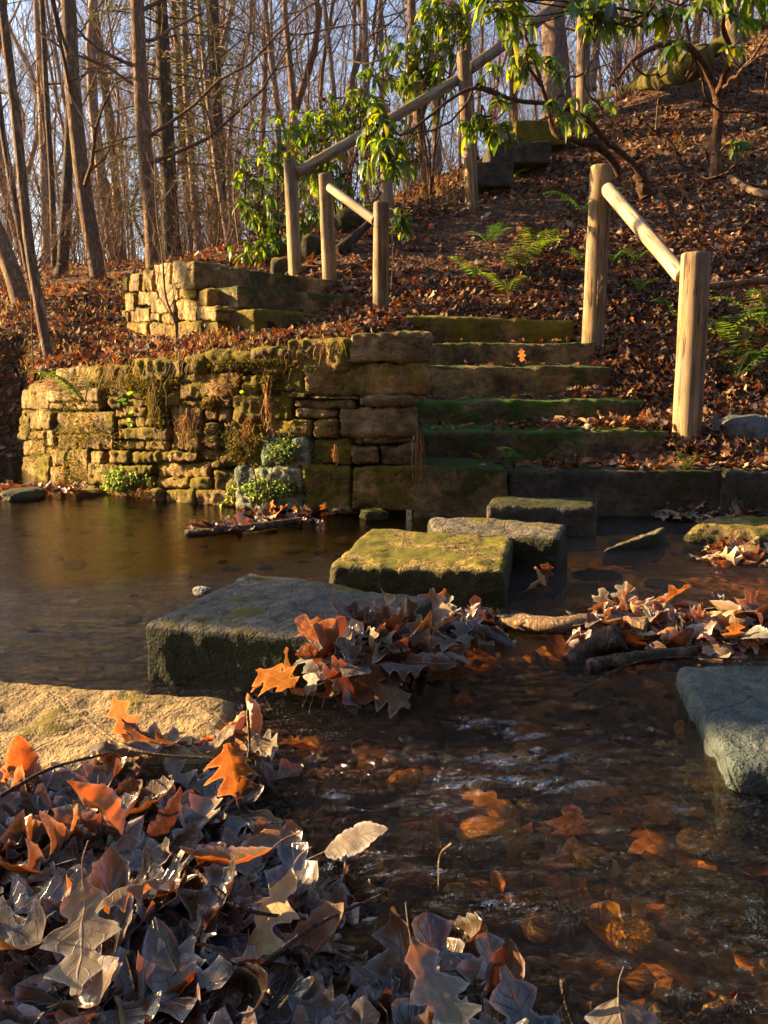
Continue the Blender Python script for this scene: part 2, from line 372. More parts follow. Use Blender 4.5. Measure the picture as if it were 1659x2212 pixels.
M['litter'] = leaf_mat('dead_leaf_litter', 0.18, (1.7, 0.8, 0.35), 0.7, 0.0, 0.3, 0.2, objvar=0)
M['leaf'] = leaf_mat('dead_leaf', 0.30, (2.6, 1.05, 0.3), 0.6, 0.32, 0.7, 0.3)
M['wetleaf'] = leaf_mat('wet_leaf', 0.12, (2.0, 0.7, 0.2), 0.25, 0.25, 0.6, 0.6)
M['rhodo'] = leaf_mat('rhododendron_leaf', 0.42, (3.0, 2.4, 0.2), 0.38, 0, 0.5, 0.5, objvar=0)
M['fern'] = leaf_mat('fern_leaf', 0.45, (2.3, 2.3, 0.5), 0.6, 0, 0.0, 0.2, objvar=0)
M['grass'] = leaf_mat('dry_grass', 0.35, (1.6, 1.3, 0.7), 0.7, 0, 0.0, 0.2, objvar=0)
M['needle'] = leaf_mat('needle_spray', 0.25, (1.8, 1.6, 0.5), 0.6, 0, 0.0, 0.2, objvar=0)

def ground_mat(name, cols, sc=30):
    m = NT(name); w = m.coord('World')
    v = m.n('TexVoronoi'); m.link(w, v.inputs['Vector']); v.inputs['Scale'].default_value = sc; v.inputs['Randomness'].default_value = 1
    cr = m.sep(v.outputs['Color'])[0]
    col = m.ramp(cr, [(0, cols[0]), (0.45, cols[1]), (0.8, cols[2]), (1, cols[3])])
    n = m.noise(w, 2.2, 4); col = m.mix(0.6, col, m.ramp(n, [(0.3, (0.5, 0.5, 0.5)), (0.65, (1.1, 1.1, 1.1))]), 'MULTIPLY')
    h = m.math('ADD', m.math('MULTIPLY', v.outputs['Distance'], 1.0), m.math('MULTIPLY', m.noise(w, 80, 3), 0.5))
    return m.finish(m.pbsdf(col, 0.9, m.bump(h, 0.9, 0.03), Specular_IOR_Level=0.15))
M['ground'] = ground_mat('forest_floor', ((0.035, 0.02, 0.013), (0.08, 0.04, 0.022), (0.13, 0.065, 0.035), (0.2, 0.12, 0.07)))

# creek bed: gravel and sand under shallow water
m = NT('creek_bed'); w = m.coord('World')
v = m.n('TexVoronoi'); m.link(w, v.inputs['Vector']); v.inputs['Scale'].default_value = 26
col = m.ramp(m.sep(v.outputs['Color'])[0], [(0, (0.02, 0.016, 0.01)), (0.4, (0.045, 0.03, 0.014)), (0.75, (0.08, 0.05, 0.02)), (1, (0.2, 0.12, 0.04))])
col = m.mix(0.7, col, m.ramp(m.noise(w, 3.5, 5), [(0.38, (0.2, 0.2, 0.2)), (0.62, (1.5, 1.3, 1.0))]), 'MULTIPLY')
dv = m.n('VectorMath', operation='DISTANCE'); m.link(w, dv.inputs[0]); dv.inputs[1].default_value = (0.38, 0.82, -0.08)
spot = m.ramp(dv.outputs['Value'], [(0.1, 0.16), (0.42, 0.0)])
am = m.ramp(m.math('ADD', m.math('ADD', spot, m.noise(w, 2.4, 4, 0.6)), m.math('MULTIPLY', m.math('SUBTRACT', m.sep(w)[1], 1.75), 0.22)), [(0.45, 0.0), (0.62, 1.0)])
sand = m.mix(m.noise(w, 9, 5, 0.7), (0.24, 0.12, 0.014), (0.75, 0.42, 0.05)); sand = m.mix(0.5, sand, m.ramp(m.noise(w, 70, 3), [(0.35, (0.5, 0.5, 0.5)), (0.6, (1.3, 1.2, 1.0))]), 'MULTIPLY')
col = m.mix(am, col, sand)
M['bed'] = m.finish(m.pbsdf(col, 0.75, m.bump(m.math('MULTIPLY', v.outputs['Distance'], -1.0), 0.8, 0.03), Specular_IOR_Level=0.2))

# water: clear film with real Fresnel mirror; ripples are finer on the pool, stronger in the riffle
m = NT('creek_water'); g = m.n('NewGeometry').outputs['Position']; xyz = m.sep(g)
p1 = m.coord('World', (1.0, 2.6, 1)); p2 = m.coord('World', (1.0, 1.5, 1))
riff = m.ramp(m.math('ADD', m.math('MULTIPLY', xyz[1], 0.25), m.math('MULTIPLY', xyz[0], -0.16)), [(0.38, 1.0), (0.78, 0.0)])
n1 = m.noise(p1, 9, 3, 0.6, 0.6); n2 = m.noise(p2, 34, 4, 0.65, 0.8); n3 = m.noise(p1, 95, 2, 0.6, 0.3)
h1 = m.math('ADD', m.math('MULTIPLY', n2, 0.06), m.math('ADD', m.math('MULTIPLY', n3, 0.045), m.math('MULTIPLY', n1, 0.07)))
h2 = m.math('ADD', m.math('MULTIPLY', n1, 4.5), m.math('ADD', m.math('MULTIPLY', n2, 2.6), m.math('MULTIPLY', n3, 0.9)))
h = m.math('ADD', h1, m.math('MULTIPLY', h2, riff))
nb = m.bump(h, 1.0, 0.016)
fr = m.n('Fresnel'); fr.inputs['IOR'].default_value = 1.5; m.link(nb, fr.inputs['Normal'])
gl = m.n('BsdfGlossy'); gl.inputs['Roughness'].default_value = 0.03; m.link(nb, gl.inputs['Normal'])
tr = m.n('BsdfRefraction'); tr.inputs['Color'].default_value = (0.74, 0.58, 0.36, 1); tr.inputs['IOR'].default_value = 1.33; tr.inputs['Roughness'].default_value = 0.0; m.link(nb, tr.inputs['Normal'])
t2 = m.n('BsdfTransparent'); t2.inputs['Color'].default_value = (0.92, 0.73, 0.42, 1)
mm_ = m.n('MixShader'); mm_.inputs[0].default_value = 0.08; m.link(t2.outputs[0], mm_.inputs[1]); m.link(tr.outputs[0], mm_.inputs[2])
mx = m.n('MixShader'); m.link(m.math('MULTIPLY', fr.outputs[0], 1.0, clamp=True), mx.inputs[0]); m.link(mm_.outputs[0], mx.inputs[1]); m.link(gl.outputs[0], mx.inputs[2])
M['water'] = m.finish(mx.outputs[0])
# ------------------------------------------------------------------ terrain
WALL = [W(930, 1112, 3.62), W(800, 1112, 3.62), W(660, 1108, 3.70), W(430, 1095, 3.97), W(230, 1075, 4.30), W(118, 1056, 4.70), W(62, 1035, 5.25), W(20, 1030, 6.0)]
WALL = [Vector((p.x, p.y, 0)) for p in WALL]
_wx = np.array([-60, -9, -6, -4.0]+[p.x for p in WALL[::-1]]+[9, 60]); _wy = np.array([-2, 3.4, 5.0, 5.9]+[p.y for p in WALL[::-1]]+[3.35, 2.0])
_o = np.argsort(_wx); _wx, _wy = _wx[_o], _wy[_o]
def edge_y(x): return np.interp(x, _wx, _wy)
CP = []
def cp(u, v, d): p = W(u, v, d); CP.append((p.x, p.y, p.z))
for a in [(400, 768, 4.35), (640, 742, 4.5), (560, 752, 4.9), (880, 712, 5.3), (200, 782, 4.95), (110, 795, 5.0), (62, 835, 5.4), (20, 850, 5.8), (300, 757, 5.9), (475, 727, 5.4), (230, 700, 6.9),
          (560, 715, 5.4), (700, 690, 5.7), (823, 668, 6.2), (705, 605, 6.8), (627, 592, 7.3), (760, 640, 6.5), (900, 655, 6.2), (1100, 655, 6.0),
          (1250, 690, 5.7), (1290, 748, 5.1), (1490, 945, 4.05), (1470, 1030, 3.75), (1659, 1020, 3.7), (1450, 860, 4.5), (1659, 900, 4.3), (1650, 800, 5.0),
          (1659, 600, 6.3), (1659, 400, 8), (1659, 200, 10), (1659, 55, 12.2), (1400, 640, 6.2), (1400, 450, 7.7), (1400, 300, 9.5), (1400, 190, 12),
          (1150, 600, 6.5), (1150, 485, 7.8), (1150, 400, 9), (1210, 285, 10.6), (1010, 438, 8.5), (900, 525, 7.6), (900, 440, 9.2), (760, 500, 7.8), (650, 530, 8.4),
          (560, 575, 8.0), (420, 560, 9), (200, 650, 7.5), (100, 705, 6.6), (30, 750, 6.2), (0, 650, 9), (150, 582, 12), (450, 548, 11), (330, 590, 9.5)]: cp(*a)
CP += [(0.9, 3.75, 0.05), (0.9, 4.1, 0.22), (0.9, 4.45, 0.40), (0.8, 4.75, 0.56), (0.8, 5.1, 0.70), (0.5, 5.28, 0.76), (1.0, 5.28, 0.76), (0.5, 5.75, 1.0), (0.25, 4.2, 0.28), (0.2, 5.1, 0.74), (0.2, 3.9, 0.1), (-0.25, 4.2, 0.72),
       (0.5, 14, 3.2), (3.5, 15, 4.5), (6.8, 16, 6.2), (9, 14, 7.4), (9, 6, 3.4), (6, 4.2, 1.3), (16, 5, 6), (16, 20, 9), (-6, 14, 2.4), (-2, 20, 2.6), (-12, 10, 1.8), (-8, 7.5, 1.0), (-8, 4.6, 0.6), (-12, 4.5, 0.9), (-30, 0, 2), (-14, 20, 2.6), (2, 30, 5.0), (-10, 40, 2.2), (12, 35, 7),
       (-30, 12, 3), (-30, 45, 3), (35, 45, 11), (35, 5, 13), (5, 60, 6), (-25, 80, 3), (30, 90, 9), (-5, 100, 4), (-60, 60, 4), (60, 60, 12)]
CP = np.array(CP)
def _k(r2): return 0.5*r2*np.log(r2+1e-12)
_n = len(CP); _d2 = ((CP[:, None, :2]-CP[None, :, :2])**2).sum(-1)
_A = np.zeros((_n+3, _n+3)); _A[:_n, :_n] = _k(_d2)+np.eye(_n)*0.02; _A[:_n, _n] = 1; _A[:_n, _n+1:] = CP[:, :2]; _A[_n:, :_n] = _A[:_n, _n:].T
_w = np.linalg.solve(_A, np.concatenate([CP[:, 2], [0, 0, 0]]))
def th(x, y, detail=True):                       # height of the forest floor
    x = np.atleast_1d(np.asarray(x, float)); y = np.atleast_1d(np.asarray(y, float)); z = np.empty(len(x))
    for i in range(0, len(x), 20000):
        X, Y = x[i:i+20000], y[i:i+20000]
        r2 = (X[:, None]-CP[None, :, 0])**2+(Y[:, None]-CP[None, :, 1])**2
        z[i:i+20000] = _k(r2)@_w[:_n]+_w[_n]+_w[_n+1]*X+_w[_n+2]*Y
    if detail:
        p = np.stack([x, y, 0*x], 1); z = z+0.05*fbm(p*1.3, 3, 4)*np.clip((y-3.5)/2, 0.2, 1.2)
    e = edge_y(x); wdt = np.where(x < -2.25, 0.55, 0.02)
    k = sstep(0, 1, (y-e)/wdt)
    return -0.25+(z+0.25)*k
def th1(x, y): return float(th([x], [y])[0])
def th_n(x, y, e=0.06):
    zx = (th(x+e, y)-th(x-e, y))/(2*e); zy = (th(x, y+e)-th(x, y-e))/(2*e)
    n = np.stack([-zx, -zy, np.ones_like(zx)], 1); return n/np.linalg.norm(n, axis=1)[:, None]
def gpoint(u, v, d0=2.0, d1=60.0):               # where the picture ray meets the ground
    r = ray(u, v); ts = np.geomspace(d0, d1, 900)/r.y
    X = r.x*ts; Y = r.y*ts; Z = H+r.z*ts
    hit = np.nonzero(Z < th(X, Y))[0]
    if not len(hit): return W(u, v, d1)
    k = hit[0]; return Vector((X[k], Y[k], Z[k]))

xs = np.concatenate([-np.geomspace(60, 7, 26), np.linspace(-6.9, 6.9, 330), np.geomspace(7, 60, 26)])
tt = np.concatenate([[0, 0.004, 0.008, 0.012], np.geomspace(0.02, 9, 230), np.geomspace(9.3, 120, 60)])
GX = np.repeat(xs[None], len(tt), 0); GY = edge_y(GX.ravel()).reshape(GX.shape)+0.07+tt[:, None]
ge = np.stack([GX.ravel(), GY.ravel(), th(GX.ravel(), GY.ravel())], 1)
g = Geo(); g.add(ge, grid_faces(len(tt), len(xs)))
tag(g.obj('hillside', M['ground'], attrs=False), kind='structure')

# near bank of gravel and leaves, lower left of the view; the creek bed is one sheet with it
BANK = np.array([[-6, 2.2], *[tuple(onz(u, v, 0))[:2] for u, v in ((-200, 1640), (60, 1690), (380, 1700), (570, 1710), (620, 1810), (650, 1900), (760, 2010), (860, 2100), (990, 2180), (1250, 2270), (1600, 2400))], [3, 0.2]])
def bank_sd(x, y):                               # distance to the bank's edge, positive on the bank
    x = np.atleast_1d(np.asarray(x, float)); y = np.atleast_1d(np.asarray(y, float)); best = np.full(len(x), 1e9)
    for a, b in zip(BANK[:-1], BANK[1:]):
        ab = b-a; t = np.clip(((x-a[0])*ab[0]+(y-a[1])*ab[1])/(ab@ab), 0, 1)
        best = np.minimum(best, np.hypot(x-a[0]-t*ab[0], y-a[1]-t*ab[1]))
    return np.where(y < np.interp(x, BANK[:, 0], BANK[:, 1]), best, -best)
def bz(x, y):                                    # height of creek bed, near bank and the added rise behind the camera
    x = np.atleast_1d(np.asarray(x, float)); y = np.atleast_1d(np.asarray(y, float))
    p = np.stack([x, y, 0*x], 1); sd = bank_sd(x, y)
    bed = -0.085+0.03*fbm(p*2.2, 21, 4)+0.012*fbm(p*14, 22, 3)
    up = sstep(-0.12, 0.30, sd)
    z = bed*(1-up)+up*(0.045+0.02*fbm(p*5, 23, 3))
    return z-0.25*sstep(4.3, 5.0, y)-0.15*sstep(2.5, 4, np.abs(x))+0.5*sstep(0.3, -3, y)+np.clip(-1.8-y, 0, 16)*1.05  # last term: unseen steep bank behind the camera, added to block sky light
gx = np.concatenate([-np.geomspace(60, 3.6, 16), np.linspace(-3.5, 3.5, 240), np.geomspace(3.6, 60, 16)])
gy = np.concatenate([-np.geomspace(40, 0.3, 14), np.linspace(-0.2, 5.2, 240), np.geomspace(5.4, 9, 6)])
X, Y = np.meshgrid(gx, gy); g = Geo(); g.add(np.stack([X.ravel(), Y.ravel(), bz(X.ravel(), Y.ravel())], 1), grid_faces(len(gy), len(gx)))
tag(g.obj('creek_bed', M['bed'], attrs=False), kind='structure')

# the water surface, with a small fall of real waves in the riffle
X, Y = np.meshgrid(np.concatenate([[-40, -12, -6], np.linspace(-3.4, 3.4, 420), [6, 12, 40]]), np.concatenate([[-4, -1, 0], np.geomspace(0.3, 5.4, 420), [6.5, 9]]))
x, y = X.ravel(), Y.ravel(); p = np.stack([x, y, 0*x], 1)
rf = np.exp(-(((x-0.1)/0.75)**2+((y-1.25)/0.34)**2))*0.012+0.003*sstep(0.62, 0.3, y*0.25-x*0.16)
rid = 1-np.abs(fbm(np.stack([x*5+1.5*y, y*13, 0*x], 1), 31, 4))*2
z = rf*rid*1.5+0.0008*fbm(p*np.array([6, 11, 1]), 32, 3)+0.005*sstep(0.78, 0.3, y*0.25-x*0.16)*fbm(p*np.array([9, 15, 1]), 33, 3)
g = Geo(); g.add(np.stack([x, y, z], 1), grid_faces(X.shape[0], X.shape[1]))
tag(g.obj('water', M['water'], attrs=False), kind='structure')
def wl(u, v, z=0.0): p = onz(u, v, z); return (p.x, p.y)
# ------------------------------------------------------------------ retaining walls
def part(geo, name, mat, parent, smooth=True):
    return sub(geo, np.array(parent.location)).obj(name, mat, parent, smooth)
def on_poly(u, v, poly):
    r = ray(u, v); rx, ry = r.x, r.y; best = None
    for i in range(len(poly)-1):
        a, b = poly[i], poly[i+1]; dx, dy = b.x-a.x, b.y-a.y
        den = rx*dy-ry*dx
        if abs(den) < 1e-9: continue
        k = (a.x*dy-a.y*dx)/den; t = (rx*a.y-ry*a.x)/(-den) if False else None
        X, Y = rx*k, ry*k
        t = ((X-a.x)*dx+(Y-a.y)*dy)/(dx*dx+dy*dy)
        lo = -1e9 if i == 0 else -1e-6; hi = 1e9 if i == len(poly)-2 else 1+1e-6
        if lo <= t <= hi and k > 0:
            n = Vector((-dy, dx, 0)).normalized()
            if n.y < 0: n = -n
            best = (Vector((X, Y, H+r.z*k)), n); break
    return best
def wall_stone(poly, box, mat, parent, seed, depth=0.22, name='stone_block', prot=None, gap=1.3, amp=0.014):
    u0, v0, u1, v1 = box; gap *= 1.9; u0 += gap; u1 -= gap; v0 += gap*0.8; v1 -= gap*0.8
    rr = random.Random(seed*13+5); pr = rr.uniform(-0.012, 0.018) if prot is None else prot
    f = []; j = lambda: rr.uniform(-2.2, 2.2)
    for (u, v) in ((u0+j(), v1+j()*.5), (u1+j(), v1+j()*.5), (u0+j(), v0+j()*.5), (u1+j(), v0+j()*.5)):
        p, n = on_poly(u, v, poly); f.append((p-n*pr, p+n*depth))
    c8 = [f[0][0], f[1][0], f[1][1], f[0][1], f[2][0], f[3][0], f[3][1], f[2][1]]
    g = Geo(); block(g, c8, rad=0.009, step=0.011, amp=amp*1.1, freq=9, seed=seed, fine=0.006, nmax=50)
    return part(g, name, M[mat], parent)
A = lambda x0, y0, x1, y1: (x0/2, 518.4+y0/2, x1/2, 518.4+y1/2)
B = lambda x0, y0, x1, y1: (239.3+x0*.4327, 678+y0*.4327, 239.3+x1*.4327, 678+y1*.4327)
wall = empty('stone_wall', (WALL[2].x, WALL[2].y, 0), 'long curved mossy dry stone wall rising out of the pool, left of the stone steps', 'wall')
lower = [
 (B(1190, 96, 1602, 244), 'wall_clean', 'capstone'), (B(880, 140, 1186, 296), 'wall_mossy', 'capstone'), (B(965, 246, 1596, 408), 'wall', 0), (B(748, 292, 960, 392), 'wall_mossy', 0),
 (B(905, 392, 985, 424), 'wall_clean', 0), (B(990, 410, 1236, 428), 'wall_clean', 0), (B(905, 428, 1222, 474), 'wall_clean', 0), (B(915, 476, 1140, 524), 'wall_clean', 0), (B(1242, 412, 1522, 464), 'wall_clean', 0),
 (B(1145, 470, 1530, 612), 'wall_clean', 0), (B(775, 528, 1010, 614), 'wall', 0), (B(1014, 528, 1140, 614), 'wall', 0), (B(770, 622, 1000, 756), 'lichen', 0), (B(1003, 618, 1200, 756), 'wall_mossy', 0),
 (B(1205, 618, 1257, 656), 'wall_clean', 0), (B(1259, 616, 1502, 658), 'wall_clean', 0), (B(1202, 662, 1341, 754), 'wall_clean', 0), (B(1343, 660, 1524, 754), 'wall_clean', 0),
 (B(975, 760, 1200, 985), 'wall_mossy', 0), (B(1202, 757, 1560, 985), 'wall', 0), (B(636, 770, 970, 975), 'lichen', 0),
 (B(455, 412, 608, 538), 'wall', 0), (B(612, 400, 772, 526), 'wall_mossy', 0), (B(776, 394, 902, 522), 'wall_mossy', 0), (B(460, 540, 542, 670), 'wall', 0), (B(546, 532, 770, 768), 'wall_mossy', 0),
 (B(352, 294, 652, 422), 'wall', 0), (B(655, 296, 746, 398), 'wall_mossy', 0), (B(178, 326, 348, 455), 'wall_mossy', 0), (B(352, 425, 452, 455), 'wall', 0), (B(25, 460, 180, 568), 'wall', 0), (B(0, 338, 170, 470), 'wall_mossy', 0),
 (B(184, 458, 290, 560), 'wall_mossy', 0), (B(20, 570, 290, 682), 'wall', 0), (B(293, 458, 456, 680), 'wall', 0), (B(0, 685, 98, 750), 'wall', 0), (B(100, 687, 214, 750), 'wall', 0), (B(217, 684, 290, 736), 'wall_mossy', 0), (B(293, 684, 440, 738), 'wall', 0), (B(442, 673, 548, 738), 'wall', 0),
 (B(0, 754, 214, 880), 'wall_mossy', 0), (B(220, 740, 500, 872), 'wall', 0), (B(502, 742, 556, 778), 'wall', 0), (B(508, 780, 636, 880), 'wall_mossy', 0), (B(278, 876, 426, 960), 'wall', 0), (B(428, 882, 636, 965), 'wall', 0), (B(0, 882, 275, 950), 'wall_mossy', 0),
 (B(700, 176, 878, 290), 'wall_mossy', 'capstone'), (B(490, 196, 698, 292), 'wall_mossy', 'capstone'), (B(372, 210, 487, 292), 'wall_mossy', 'capstone'), (B(130, 232, 370, 324), 'wall_mossy', 'capstone'),
 (A(330, 545, 435, 620), 'wall', 0), (A(240, 560, 328, 640), 'wall_pale', 'capstone'), (A(120, 620, 236, 660), 'wall', 'capstone'),
 (A(440, 540, 560, 600), 'wall_mossy', 'capstone'), (A(212, 640, 436, 738), 'wall_pale', 0), (A(84, 650, 208, 735), 'wall', 0), (A(128, 738, 196, 822), 'wall', 0), (A(84, 738, 126, 860), 'wall_mossy', 0), (A(198, 742, 236, 815), 'wall_mossy', 0), (A(240, 742, 495, 906), 'wall', 0),
 (A(128, 826, 196, 862), 'wall', 0), (A(198, 818, 238, 892), 'wall_pale', 0), (A(94, 865, 192, 930), 'wall', 0), (A(194, 895, 222, 930), 'wall', 0), (A(225, 908, 290, 1062), 'wall', 0), (A(292, 908, 386, 1062), 'wall', 0), (A(94, 934, 222, 1040), 'wall_mossy', 0), (A(388, 908, 446, 962), 'wall', 0),
 (A(388, 965, 500, 1062), 'wall_mossy', 0), (A(225, 1065, 420, 1120), 'wall_mossy', 0), (A(94, 1042, 222, 1100), 'wall_mossy', 0)]
split = []
rs_ = random.Random(3)
for (bx_, mt, nm) in lower:
    u0, v0, u1, v1 = bx_
    if nm or mt == 'lichen' or (u0+u1)/2 > 470 or v1-v0 < 44 or len(split) > 88: split.append((bx_, mt, nm)); continue
    vm = v0+(v1-v0)*rs_.uniform(.42, .62); um = u0+(u1-u0)*rs_.uniform(.35, .65)
    if u1-u0 > 62 and rs_.random() < .75: split += [((u0, v0, u1, vm), mt, nm), ((u0, vm, um, v1), mt, nm), ((um, vm, u1, v1), mt, nm)]
    else: split += [((u0, v0, u1, vm), mt, nm), ((u0, vm, u1, v1), mt, nm)]
for i, (bx_, mt, nm) in enumerate(split):
    wall_stone(WALL, bx_, mt, wall, i+1, name=nm or 'stone_block', amp=0.02 if 'mossy' in mt or mt == 'lichen' else 0.013)
def core(poly, top, parent, off=0.05, bot=-0.3):
    us = np.linspace(top[0][0], top[-1][0], 60); P = []
    for u in us:
        v = np.interp(u, [t[0] for t in top], [t[1] for t in top]); p, n = on_poly(u, v, poly); P.append((p+n*off, n))
    rows = []
    for k, (a, b) in enumerate([(0, 0), (0, 1), (1, 1), (1, 0)]):
        rows.append([(p.x+n.x*0.22*a, p.y+n.y*0.22*a, p.z-0.03 if b else bot) for p, n in P])
    g = Geo(); g.add(np.array(rows).reshape(-1, 3), grid_faces(4, len(P))[:, ::-1]); part(g, 'wall_core', M['core'], parent, False)
core(WALL, [(48, 862), (62, 850), (110, 820), (260, 800), (400, 778), (640, 760), (760, 735), (880, 732)], wall)

UP = [W(560, 740, 5.05), W(480, 740, 5.45), W(412, 740, 5.9), W(330, 740, 6.3), W(272, 740, 6.75), W(262, 740, 7.6)]
UP = [Vector((p.x, p.y, 0)) for p in UP]
wall2 = empty('stone_wall', (UP[2].x, UP[2].y, 0.85), 'short sunlit golden stone wall on the terrace at the left end of three big slabs', 'wall')
Z1 = lambda x0, y0, x1, y1: (x0/2, y0/2, x1/2, y1/2)
upper = [Z1(750, 1132, 852, 1246), Z1(672, 1142, 747, 1248), Z1(618, 1168, 669, 1256), Z1(560, 1186, 614, 1262), Z1(592, 1250, 682, 1322), Z1(686, 1226, 774, 1302), Z1(777, 1226, 850, 1290), Z1(548, 1265, 588, 1340),
 Z1(650, 1288, 762, 1352), Z1(765, 1292, 850, 1384), Z1(855, 1254, 900, 1322), Z1(903, 1334, 950, 1350), Z1(564, 1328, 646, 1392), Z1(650, 1354, 700, 1392), Z1(703, 1354, 762, 1400), Z1(855, 1326, 946, 1386), Z1(554, 1395, 640, 1490), Z1(643, 1395, 762, 1470),
 Z1(766, 1388, 870, 1466), Z1(873, 1388, 944, 1462), Z1(534, 1200, 556, 1262), Z1(526, 1342, 552, 1470), Z1(556, 1492, 660, 1540), Z1(663, 1474, 800, 1530), Z1(803, 1468, 940, 1510)]
for i, bx_ in enumerate(upper):
    wall_stone(UP, bx_, ['wall_pale', 'wall_pale', 'wall', 'wall_pale'][i % 4] if i < 16 else 'wall', wall2, 200+i, name='capstone' if i < 4 else 'stone_block', amp=0.014, gap=1.0, depth=0.25)
core(UP, [(264, 610), (300, 594), (405, 580), (424, 600)], wall2, bot=0.6)

# ------------------------------------------------------------------ steps
def slab(name, u0, u1, vt, y, th_, depth, mat, label, cat='step', group='stone steps up from the creek', seed=0, skew=0.0, amp=0.014, u1b=None, rad=0.012, **kw):
    a, b = W(u0, vt, y), W(u1, vt, y+skew); zt = a.z
    back = Vector((0.0, depth, 0))
    b.z = b.z*0+zt+kw.get('dz', 0.0)
    c8 = [Vector((a.x, a.y, zt-th_)), Vector((b.x, b.y, b.z-th_)), Vector((b.x, b.y, b.z-th_))+back, Vector((a.x, a.y, zt-th_))+back, a, b, b+back, a+back]
    g = Geo(); block(g, c8, rad=rad, step=0.016, amp=amp*0.9, freq=6, seed=seed, fine=0.005, nmax=110)
    return place(g, name, M[mat], label, cat, group)
slab('stone_step', 900, 1098, 1013, 3.60, 0.34, 0.42, 'step', 'dark mossy foundation block under the steps, ending beside the hanging dry grass', seed=51, amp=0.02, dz=-0.005)
slab('stone_step', 1101, 1560, 1018, 3.62, 0.34, 0.45, 'dark', 'long dark wet lowest stone of the steps, just above the stepping stones', seed=52)
slab('stone_step', 1563, 2150, 1020, 3.60, 0.34, 0.45, 'dark', 'dark kerb stone running out of the frame at the right, under the nearest post', seed=53)
slab('stone_step', 908, 1446, 934, 3.98, 0.20, 0.5, 'step_green', 'green mossy step ending at the foot of the nearest post, second level up', seed=54, skew=0.05)
slab('stone_step', 886, 1394, 868, 4.32, 0.20, 0.5, 'step_green', 'greenest mossy step, third level up from the water', seed=55, skew=0.05)
slab('stone_step', 890, 1322, 794, 4.66, 0.22, 0.5, 'step', 'thick brown step below the one with the single pale oak leaf', seed=56, skew=0.03, dz=0.005)
slab('stone_step', 880, 1283, 742, 5.00, 0.19, 0.5, 'step', 'plain brown step with a single pale oak leaf before it, second from the top', seed=57)
slab('stone_step', 878, 1240, 684, 5.36, 0.19, 0.42, 'wall_mossy', 'topmost step with its left end lit yellow by the sun', seed=58, amp=0.02, dz=-0.03)
def slab2(p0, dirv, length, deep, zt, t, mat, label, seed):
    d = Vector(dirv).normalized(); n = Vector((-d.y, d.x, 0)); a = Vector((p0.x, p0.y, 0)); b = a+d*length; c = b+n*deep; e = a+n*deep
    t -= 0.012; c8 = [Vector((q.x, q.y, zt-t)) for q in (a, b, c, e)]+[Vector((q.x, q.y, zt)) for q in (a, b, c, e)]
    g = Geo(); block(g, c8, rad=0.02, step=0.016, amp=0.012, freq=5, seed=seed, nmax=90)
    place(g, 'stone_step', M[mat], label, 'step', 'slab steps climbing from the terrace')
slab2(W(550, 668, 5.38), (0.62, 0.78, 0), 1.15, 0.42, W(552, 668, 5.38).z, 0.19, 'wall_mossy', 'lowest of the three terrace slabs, with the greenest sunlit end', 61)
slab2(W(514, 617, 5.55), (0.65, 0.76, 0), 1.55, 0.45, W(514, 617, 5.55).z, 0.17, 'step', 'middle slab of the three terrace slabs beside the short golden wall', 62)
slab2(W(474, 576, 5.75), (0.65, 0.76, 0), 1.5, 0.45, W(474, 576, 5.75).z, 0.17, 'step', 'topmost of the three terrace slabs, with a flat yellow broken end', 63)

def boulder(u0, v0, u1, v1, d, mat, label, name='mossy_boulder', cat='boulder', group=None, seed=0, deep=None, amp=0.03, rad=0.09, rot=0.0):
    if name == 'stone_step': rad = 0.02; amp = 0.012
    a = W(u0, v1, d); b = W(u1, v0, d); w, h = b.x-a.x, b.z-a.z; deep = deep or w*0.7
    g = Geo(); block(g, None, ((a.x+b.x)/2, d+deep/2, (a.z+b.z)/2), (w, deep, h), rot, rad=rad, step=0.02, amp=amp, freq=4, seed=seed, nmax=60)
    return place(g, name, M[mat], label, cat, group)
boulder(585, 555, 628, 600, 7.3, 'stepping_gold', 'small yellow mossy stone at the foot of the leftmost post', seed=71, group='edging stones of the upper path')
boulder(655, 510, 700, 560, 7.5, 'stepping_gold', 'yellow mossy stone behind the two left posts', seed=72, group='edging stones of the upper path')
boulder(722, 452, 780, 498, 7.9, 'stepping_gold', 'yellow mossy boulder under the short sloping rail', seed=73, group='edging stones of the upper path', deep=0.4)
boulder(1028, 350, 1110, 402, 8.7, 'dark', 'lowest dark slab of the upper path, right of the tall post', 'stone_step', 'step', 'dark slabs of the upper path', 74, 0.5, 0.02)
boulder(1056, 306, 1190, 352, 9.2, 'dark', 'middle dark slab of the upper path below the big tree', 'stone_step', 'step', 'dark slabs of the upper path', 75, 0.6, 0.02)
boulder(1112, 260, 1225, 312, 9.8, 'wall_mossy', 'block stone against the foot of the big tree', 'stone_step', 'step', 'dark slabs of the upper path', 76, 0.55, 0.03)
boulder(1580, 908, 1700, 985, 3.95, 'grey', 'rounded blue grey rock in the leaves right of the nearest post', 'grey_rock', 'rock', None, 77, 0.3, 0.02, 0.12)

